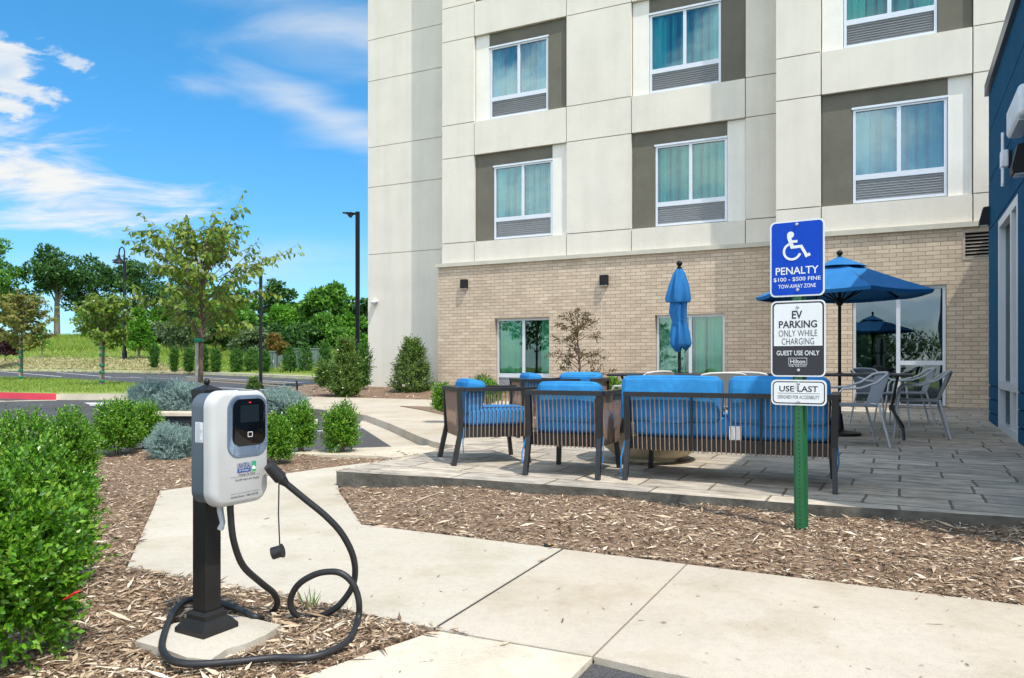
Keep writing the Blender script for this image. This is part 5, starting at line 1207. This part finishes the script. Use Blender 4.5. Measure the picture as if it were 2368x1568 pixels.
ft(562, 78, 662, 812, 44, 'mid', 'mid green tree just left of the thin lamp pole', 59, clumps=28, n=180, cz=.1)
ft(640, 80, 648, 812, 46, 'oak', 'dark tree crown rising right of the thin lamp pole', 60, clumps=30, n=200, cz=.12)
ft(690, 74, 690, 815, 45, 'mid', 'low spreading green tree left of the feathery sumac', 61, clumps=28, n=180, cz=.05)
ft(752, 66, 652, 822, 56, 'mid', 'tallest feathery tree left of the big lamp pole', 62, clumps=34, n=200, cz=.08, L=.42, clump_r=.26)
ft(806, 70, 688, 826, 36, 'mid', 'green tree crossed by the big square lamp pole', 63, clumps=24, n=180, cz=.05)
ft(852, 68, 680, 830, 40, 'oak', 'dark green tree disappearing behind the hotel corner', 64, clumps=26, n=180, cz=.05)
ft(585, 60, 752, 832, 52, 'sage', 'loose grey-green willow shrub behind the columnar shrubs', 65, clumps=26, n=230, cz=.0, L=.24, trunk=.05, name='shrub', cat='shrub', group='shrubs beyond the road')
ft(360, 66, 742, 803, 40, 'sage', 'sage green shrub right of the feathery sapling', 66, clumps=20, n=200, cz=0, L=.24, trunk=.04, name='shrub', cat='shrub', group='shrubs beyond the road')
ft(432, 64, 738, 806, 48, 'sage', 'sage green shrub behind the trunk of the young tree', 67, clumps=22, n=200, cz=0, L=.24, trunk=.04, name='shrub', cat='shrub', group='shrubs beyond the road')
ft(700, 58, 752, 838, 50, 'oak', 'dark undergrowth shrub behind the green utility boxes', 68, clumps=22, n=220, cz=0, L=.26, trunk=.04, name='shrub', cat='shrub', group='shrubs beyond the road')
ft(790, 58, 760, 842, 46, 'mid', 'green shrub between the big lamp pole and the utility boxes', 69, clumps=22, n=220, cz=0, L=.26, trunk=.04, name='shrub', cat='shrub', group='shrubs beyond the road')
ft(632, 62, 752, 830, 40, 'oak', 'dark shrub filling the gap behind the rusty little tree', 70, clumps=20, n=220, cz=0, L=.26, trunk=.04, name='shrub', cat='shrub', group='shrubs beyond the road')
ft(498, 66, 745, 806, 40, 'oak', 'dark shrub low behind the row of columnar shrubs', 71, clumps=20, n=220, cz=0, L=.26, trunk=.04, name='shrub', cat='shrub', group='shrubs beyond the road')
ft(280, 88, 735, 790, 40, 'oak', 'dark shrub line at the crest left of the street lamp', 76, clumps=20, n=200, cz=0, L=.3, trunk=.04, name='shrub', cat='shrub', group='shrubs beyond the road')
ft(545, 68, 700, 812, 46, 'mid', 'leafy green shrub between the bright trees right of the young tree', 77, clumps=24, n=190, cz=0, L=.3, trunk=.05, name='shrub', cat='shrub', group='shrubs beyond the road')
ft(655, 64, 705, 826, 44, 'bright', 'bright leafy shrub below the dark crown right of the thin pole', 78, clumps=24, n=200, cz=0, L=.28, trunk=.05, name='shrub', cat='shrub', group='shrubs beyond the road')
ft(742, 60, 720, 832, 48, 'mid', 'dense green shrub at the foot of the tallest feathery tree', 79, clumps=24, n=210, cz=0, L=.28, trunk=.05, name='shrub', cat='shrub', group='shrubs beyond the road')
ft(815, 62, 715, 836, 40, 'bright', 'bright green shrub just behind the big square lamp pole', 81, clumps=22, n=200, cz=0, L=.28, trunk=.05, name='shrub', cat='shrub', group='shrubs beyond the road')
ft(232, 80, 700, 792, 50, 'mid', 'mid green shrub under the wide dark tree by the old oak', 82, clumps=22, n=180, cz=0, L=.3, trunk=.05, name='shrub', cat='shrub', group='shrubs beyond the road')
ft(641, 45, 762, 850, 23, 'orange', 'rusty orange little tree above the utility boxes', 72, clumps=16, n=200, cz=.3, L=.15, trunk=.04)
ft(321, 53, 712, 834, 38, 'bright', 'feathery bright green sapling right of the bell shaped lamp', 73, clumps=34, n=170, cz=.18, L=.19, trunk=.08, shape='cone', clump_r=.30)
ft(97, 58, 745, 823, 16, 'bright', 'very small thin sapling alone on the mown slope', 74, clumps=12, n=60, cz=.25, L=.16, trunk=.05, shape='cone', clump_r=.5)
ft(12, 55, 783, 822, 36, 'barb', 'dark red barberry mound by the brick pier', 75, clumps=22, n=200, cz=0, L=.14, trunk=.03, name='barberry_shrub', cat='shrub', group='shrubs beyond the road')
for i, (x, y, H, R, ma) in enumerate([(-34, -62, 6, 6, 'oak'), (-24, -68, 7, 6.5, 'mid'), (-14, -66, 5.5, 6, 'oak'), (-44, -70, 7.5, 7, 'mid'), (-4, -72, 6, 6, 'mid')]):
    far_tree(Vector((x, y, ground_z(x, y).item())), H, R, ma, ['dark tree', 'broad green tree', 'low dark tree', 'tallest tree', 'green tree'][i]+' across the car park behind the viewer, mirrored in the glass door', 90+i, clumps=26, n=260, cz=.1, L=.32, group='trees behind the viewer')
gc = 'columnar shrubs in a row beyond the road'
for i, (u, v0, v1, hw, lab) in enumerate([(357, 800, 849, 7, 'leaning columnar shrub beneath the feathery sapling'), (403, 808, 858, 6, 'thinnest columnar shrub, alone on the lawn left of the young tree'), (437, 808, 859, 9, 'columnar shrub just left of the young tree trunk'), (472, 800, 857, 7, 'columnar shrub just right of the young tree trunk'), (499, 810, 861, 9, 'second columnar shrub right of the young tree trunk'), (547, 808, 862, 12, 'stout blunt columnar shrub midway to the thin lamp pole'), (583, 808, 861, 14, 'wide columnar shrub left of the thin lamp pole'), (612, 815, 859, 10, 'columnar shrub immediately right of the thin lamp pole'), (669, 806, 868, 12, 'columnar shrub before the low utility box'), (706, 798, 870, 14, 'widest columnar shrub before the tall utility box'), (752, 795, 861, 12, 'columnar shrub at the right end of the row')]):
    Yc = 44 if u < 600 else 41.5
    holly(u, Yc, hw, v0, v1, lab, 80+i, 420, 'column', 8, .10, .24, 'yew', 'columnar_shrub', group=gc)

# poles, boxes, pier
def bell_lamp():
    b = ray(288, 834); Y = b.y; t = thing('street_lamp', 'black bell shaped street lamp on a tall pole beyond the road', 'street lamp', b, 0)
    zt = P3(0, 606, Y).z-b.z; za = P3(0, 571, Y).z-b.z; s = Y/F
    MB().tube([(0, 0, -.1), (0, 0, zt)], 3.6*s, 10).lathe([(5.5*s, 0), (5.5*s, 20*s), (3.8*s, 24*s)], 10).build('pole', mt['black'], t, 50)
    MB().tube([(0, 0, zt-.1), (0, 0, za-9*s), (-2*s, 0, za-3*s), (-6*s, 0, za), (-11*s, 0, za-4*s), (-13*s, 0, za-14*s), (-13*s, 0, za-18*s)], 1.6*s, 8).build('gooseneck', mt['black'], t, 60)
    c = (-13*s, 0, 0); sh = MB().lathe([(1.5*s, za-16*s), (3.2*s, za-20*s), (3.6*s, za-26*s), (7.5*s, za-29*s), (12*s, za-35*s), (13.5*s, za-37.5*s), (12*s, za-37.5*s), (3*s, za-30*s)], 18, c).build('lamp_shade', mt['black'], t, 40)
    MB().lathe([(3*s, za-31*s), (3*s, za-35*s), (1*s, za-36*s)], 12, c).build('bulb', mt['black'], sh, 40)
bell_lamp()
def area_lamp(u, Y, vtop, w, label, arm):
    p = put(u, Y); t = thing('lamp_post', label, 'lamp post', p, 0, 'square black car park lamp posts'); zt = P3(u, vtop, Y).z-p.z; h = w/2
    MB().box(-h, h, -h, h, -.2, zt).build('pole', mt['black'], t); MB().box(-h*1.8, h*1.8, -h*1.8, h*1.8, 0, .12).build('base', mt['black'], t)
    MB().box(-arm*.45, -h, -.03, .03, zt-.10, zt-.03).build('arm', mt['black'], t)
    hd = MB().prism([(-arm, zt-.03), (-arm*.33, zt-.03), (-arm*.33, zt-.08), (-arm*.5, zt-.19), (-arm*.62, zt-.16), (-arm*.65, zt-.07), (-arm, zt-.05)], -.13, .13, XZ).build('lamp_head', mt['black'], t, 30)
    MB().box(-arm*.9, -arm*.66, -.11, .11, zt-.062, zt-.052).build('lens', mt['frame'], hd)
area_lamp(827, 26.5, 490, .13, 'tall square black lamp post beside the hotel corner', .50)
area_lamp(603, 25.0, 618, .085, 'thin black lamp post rising right of the charger', .30)
up_ = P3(333, 800, 110); t = thing('utility_pole', 'distant wooden power pole with a crossarm above the trees', 'utility pole', up_); zt = P3(333, 679, 110).z-up_.z
MB().tube([(0, 0, -3), (0, 0, zt)], [.22, .16], 8).build('pole', M('weathered wood', (.28, .19, .12), .9, .2, 4, stretch=(1, 1, .2)), t, 50)
MB().box(-.75, .75, -.08, .08, zt-.95, zt-.78).build('crossarm', bpy.data.materials['weathered wood'], t)
for (x, zz) in ((-.65, -.78), (0, .0), (.65, -.78)): MB().lathe([(.06, zt+zz), (.08, zt+zz+.08), (.03, zt+zz+.16)], 8, (x, 0, 0)).build('insulator', mt['frame'], t)
for zz, x in ((.14, 0),): 
    for sgn in (-1, 1): MB().tube([(x, 0, zt+zz), (x+sgn*4.5, 1, zt+zz-.65), (x+sgn*9, 2, zt+zz-1.0), (x+sgn*18, 4, zt+zz-1.2), (x+sgn*34, 8, zt+zz-.4)], .035, 5).build('power_line', mt['frame'], t)
mt['cab'] = M('green grey steel', (.13, .18, .165), .5, .08, 2)
def cabinet(u0, u1, v0, v1, Y, label, lid=True):
    p = put((u0+u1)/2, Y); p.z = P3(0, v1, Y).z; w = (u1-u0)/F*Y; h = P3(0, v0, Y).z-p.z; t = thing('utility_cabinet', label, 'utility box', p, radians(-8), 'green utility boxes')
    MB().box(-w/2, w/2, 0, w*.8, -.2, h-.06).build('cabinet', mt['cab'], t); MB().box(-w/2-.04, w/2+.04, -.04, w*.8+.04, h-.059, h).build('lid', mt['cab'], t)
    MB().box(-.01, .01, -.012, -.001, .1, h-.12).build('door_seam', mt['black'], t); MB().box(.05, .09, -.04, -.001, h*.45, h*.6).build('handle', mt['frame'], t)
cabinet(678, 744, 805, 865, 46, 'tall green-grey utility cabinet left of the tall holly')
cabinet(600, 660, 812, 862, 48, 'lower green-grey utility box behind the thin lamp pole')
pb = put(-6, 62); pb.z = P3(0, 800, 62).z; t = thing('brick_pier', 'red brick pier just inside the left photo edge', 'pier', pb)
MB().box(-.38, .38, -.3, .3, -.5, P3(0, 762, 62).z-pb.z).build('brick_shaft', brick_mat('red brick', (.18, .06, .045), (.13, .045, .035), (.3, .28, .25), .22, .075, .012), t); MB().box(-.44, .44, -.36, .36, P3(0, 762, 62).z-pb.z+.001, P3(0, 762, 62).z-pb.z+.1).build('cap', mt['kerb'], t)
p = put(687, 19.0, .1); t = tag(MB().tube([(0, 0, 0), (0, 0, .30), (-.02, 0, .36)], .022, 8).build('irrigation_pipe', mt['black'], None, 50), 'short black pipe sticking up from the mulch before the road', 'pipe'); t.location = p
p = G(1268, 1259, .036); t = thing('valve_cover', 'little black valve cap with a yellow disc in the mulch', 'valve cover', p); MB().lathe([(.028, -.03), (.028, -.004), (.022, .0), (.01, .001)], 18).build('cap', mt['black'], t, 40); MB().lathe([(.009, .0012), (.009, .003)], 14, (.006, -.008, 0)).build('disc', M('yellow plastic', (.7, .33, .03), .5), t)
# ------------------------------------------------------------------ grass and chips
rs = np.random.default_rng(77)
def blades(name, X, Y, Z, h, w, mat, lean=.35):
    n = len(X); P = np.stack([X, Y, Z], 1); D = np.stack([rs.normal(size=n)*lean, rs.normal(size=n)*lean, np.ones(n)], 1); N = rs.normal(size=(n, 3)); N[:, 2] = 0
    hh = h*(.5+rs.random(n)); return tag(np_mesh(name, leaf_quads(P, D, N, hh, np.full(n, w)*(.6+.8*rs.random(n)), 0), 4, mat), kind='stuff')
a_ = rs.uniform(-.70, -.2, 60000); ye = np.interp(a_, far_a, far_y); d_ = rs.random(60000)**1.3*42; Y_ = ye+1.0+d_; X_ = a_*Y_
left_ = a_ < -.47; keep = (d_ > np.where(left_, 4.5, 2.5)); tall = d_ > np.where(left_, 10, 9)
k1 = keep & ~tall; k2 = keep & tall
blades('grass', X_[k1], Y_[k1], ground_z(X_[k1], Y_[k1]), .10, .06, mt['blade']); blades('tall_grass', X_[k2], Y_[k2], ground_z(X_[k2], Y_[k2]), .42, .07, mt['blade'])
xi = np.array([p.x for p in ISLAND]); yi = np.array([p.y for p in ISLAND]); X_ = rs.uniform(xi.min(), xi.max(), 40000); Y_ = rs.uniform(yi.min(), yi.max(), 40000); inn = in_poly(X_, Y_, shrink(ISLAND, .97))
blades('grass', X_[inn], Y_[inn], SL*Y_[inn]+.155, .085, .022, mt['blade'])
# straw covered strip above the far kerb
na, nd = 60, 10; A_ = np.linspace(-.75, -.40, na); Dd = np.linspace(.7, 4.6, nd); AA, DD = np.meshgrid(A_, Dd); wv = 1+.25*np.sin(AA*60)+.15*np.sin(AA*140); fade = smooth((-.43-AA)/.05)
YY = np.interp(AA, far_a, far_y)+.7+(DD-.7)*wv*np.maximum(fade, .02); XX = AA*YY; ZZ = ground_z(XX, YY)+.03
v_ = np.stack([XX, YY, ZZ], -1).reshape(-1, 3); i_ = (np.arange(nd-1)[:, None]*na+np.arange(na-1)[None]).ravel(); MB().add(v_.tolist(), np.stack([i_, i_+1, i_+na+1, i_+na], 1).tolist()).build('straw_bank', mt['straw'], None, 60)['kind'] = 'structure'
q_ = rs.integers(0, len(v_), 9000); jx = rs.normal(size=(9000, 2))*[.45, .4]; px, py = v_[q_, 0]+jx[:, 0], v_[q_, 1]+jx[:, 1]
mt['straw_blade'] = LM('straw and grass', [(.20, .27, .05), (.44, .36, .20), (.52, .44, .28), (.30, .33, .10), (.36, .28, .15)], .2, .7, .2)
blades('dry_grass', px, py, ground_z(px, py)+.02, .13, .10, mt['straw_blade'], 1.6)
t = tag(MB().bar((0, 0, 0), (.05, -.02, .03), .022, .004).build('ribbon', M('red ribbon', (.7, .03, .02), .6)), 'red plastic ribbon caught on the lower right of the biggest boxwood', 'ribbon'); t.location = P3(152, 1385, 2.60)
t = thing('grass_tuft', 'little green grass tuft at the edge of the mulch, inside the cable loop', 'grass tuft', G(716, 1408, .03)); n = 16
np_mesh('blade', leaf_quads(rs.normal(size=(n, 3))*[.02, .02, 0], np.stack([rs.normal(size=n)*.35, rs.normal(size=n)*.35, np.ones(n)], 1), rs.normal(size=(n, 3)), .05+.06*rs.random(n), np.full(n, .005), 0), 4, mt['box'], t)
# wood chips
PATP = [(p.x, p.y) for p in patio_pts]; PADP = [G(u, v, .045) for u, v in [(312, 1482), (404, 1441), (521, 1420), (585, 1430), (649, 1445), (615, 1468), (567, 1489), (487, 1526), (384, 1502)]]
def chips(name, X, Y, zf, L0, seed, lift=.006):
    r2 = np.random.default_rng(seed); n = len(X); P = np.stack([X, Y, zf(X, Y)+lift*(.3+r2.random(n))], 1); a = r2.random(n)*2*pi
    D = np.stack([np.cos(a), np.sin(a), r2.normal(size=n)*.16], 1); N = np.stack([r2.normal(size=n)*.38, r2.normal(size=n)*.38, np.ones(n)], 1)
    Ln = L0*np.exp(r2.normal(size=n)*.68); return tag(np_mesh(name, leaf_quads(P, D, N, Ln, np.clip(Ln*(.14+.14*r2.random(n)), .002, .016), .1), 4, mt['chip']), kind='stuff')
n = 320000; Y_ = 1.9*np.exp(rs.random(n)*math.log(9.6/1.9)); X_ = rs.uniform(-.95, .95, n)*Y_
ok = in_poly(X_, Y_, mpoly) & ~in_poly(X_, Y_, PATP) & ~in_poly(X_, Y_, PADP)
for w in PAVED+[[G(u, v, .02) for u, v in ((1290, 1268), (3300, 1513), (3300, 1900), (1500, 1548), (1001, 1452))]]: ok &= ~in_poly(X_, Y_, w)
stray = ~ok & (rs.random(n) < .006) & in_poly(X_, Y_, [G(u, v, .02) for u, v in ((300, 1310), (372, 1136), (770, 1092), (836, 1214), (2368, 1402), (2368, 1715), (1374, 1520), (1290, 1590), (690, 1570), (1001, 1455))])
chips('wood_chips', X_[stray], Y_[stray], lambda x, y: SL*y+.027, .013, 9, .003)
X_, Y_ = X_[ok], Y_[ok]; chips('wood_chips', X_, Y_, lambda x, y: SL*y+mulch_off(x, y)+.002, .0195, 5)
n = 26000; X_ = rs.uniform(min(p.x for p in bed_poly), max(p.x for p in bed_poly), n); Y_ = rs.uniform(min(p.y for p in bed_poly), max(p.y for p in bed_poly), n); ok = in_poly(X_, Y_, bed_poly)
chips('wood_chips', X_[ok], Y_[ok], lambda x, y: SL*y+bed_off(x, y), .06, 6, .015)
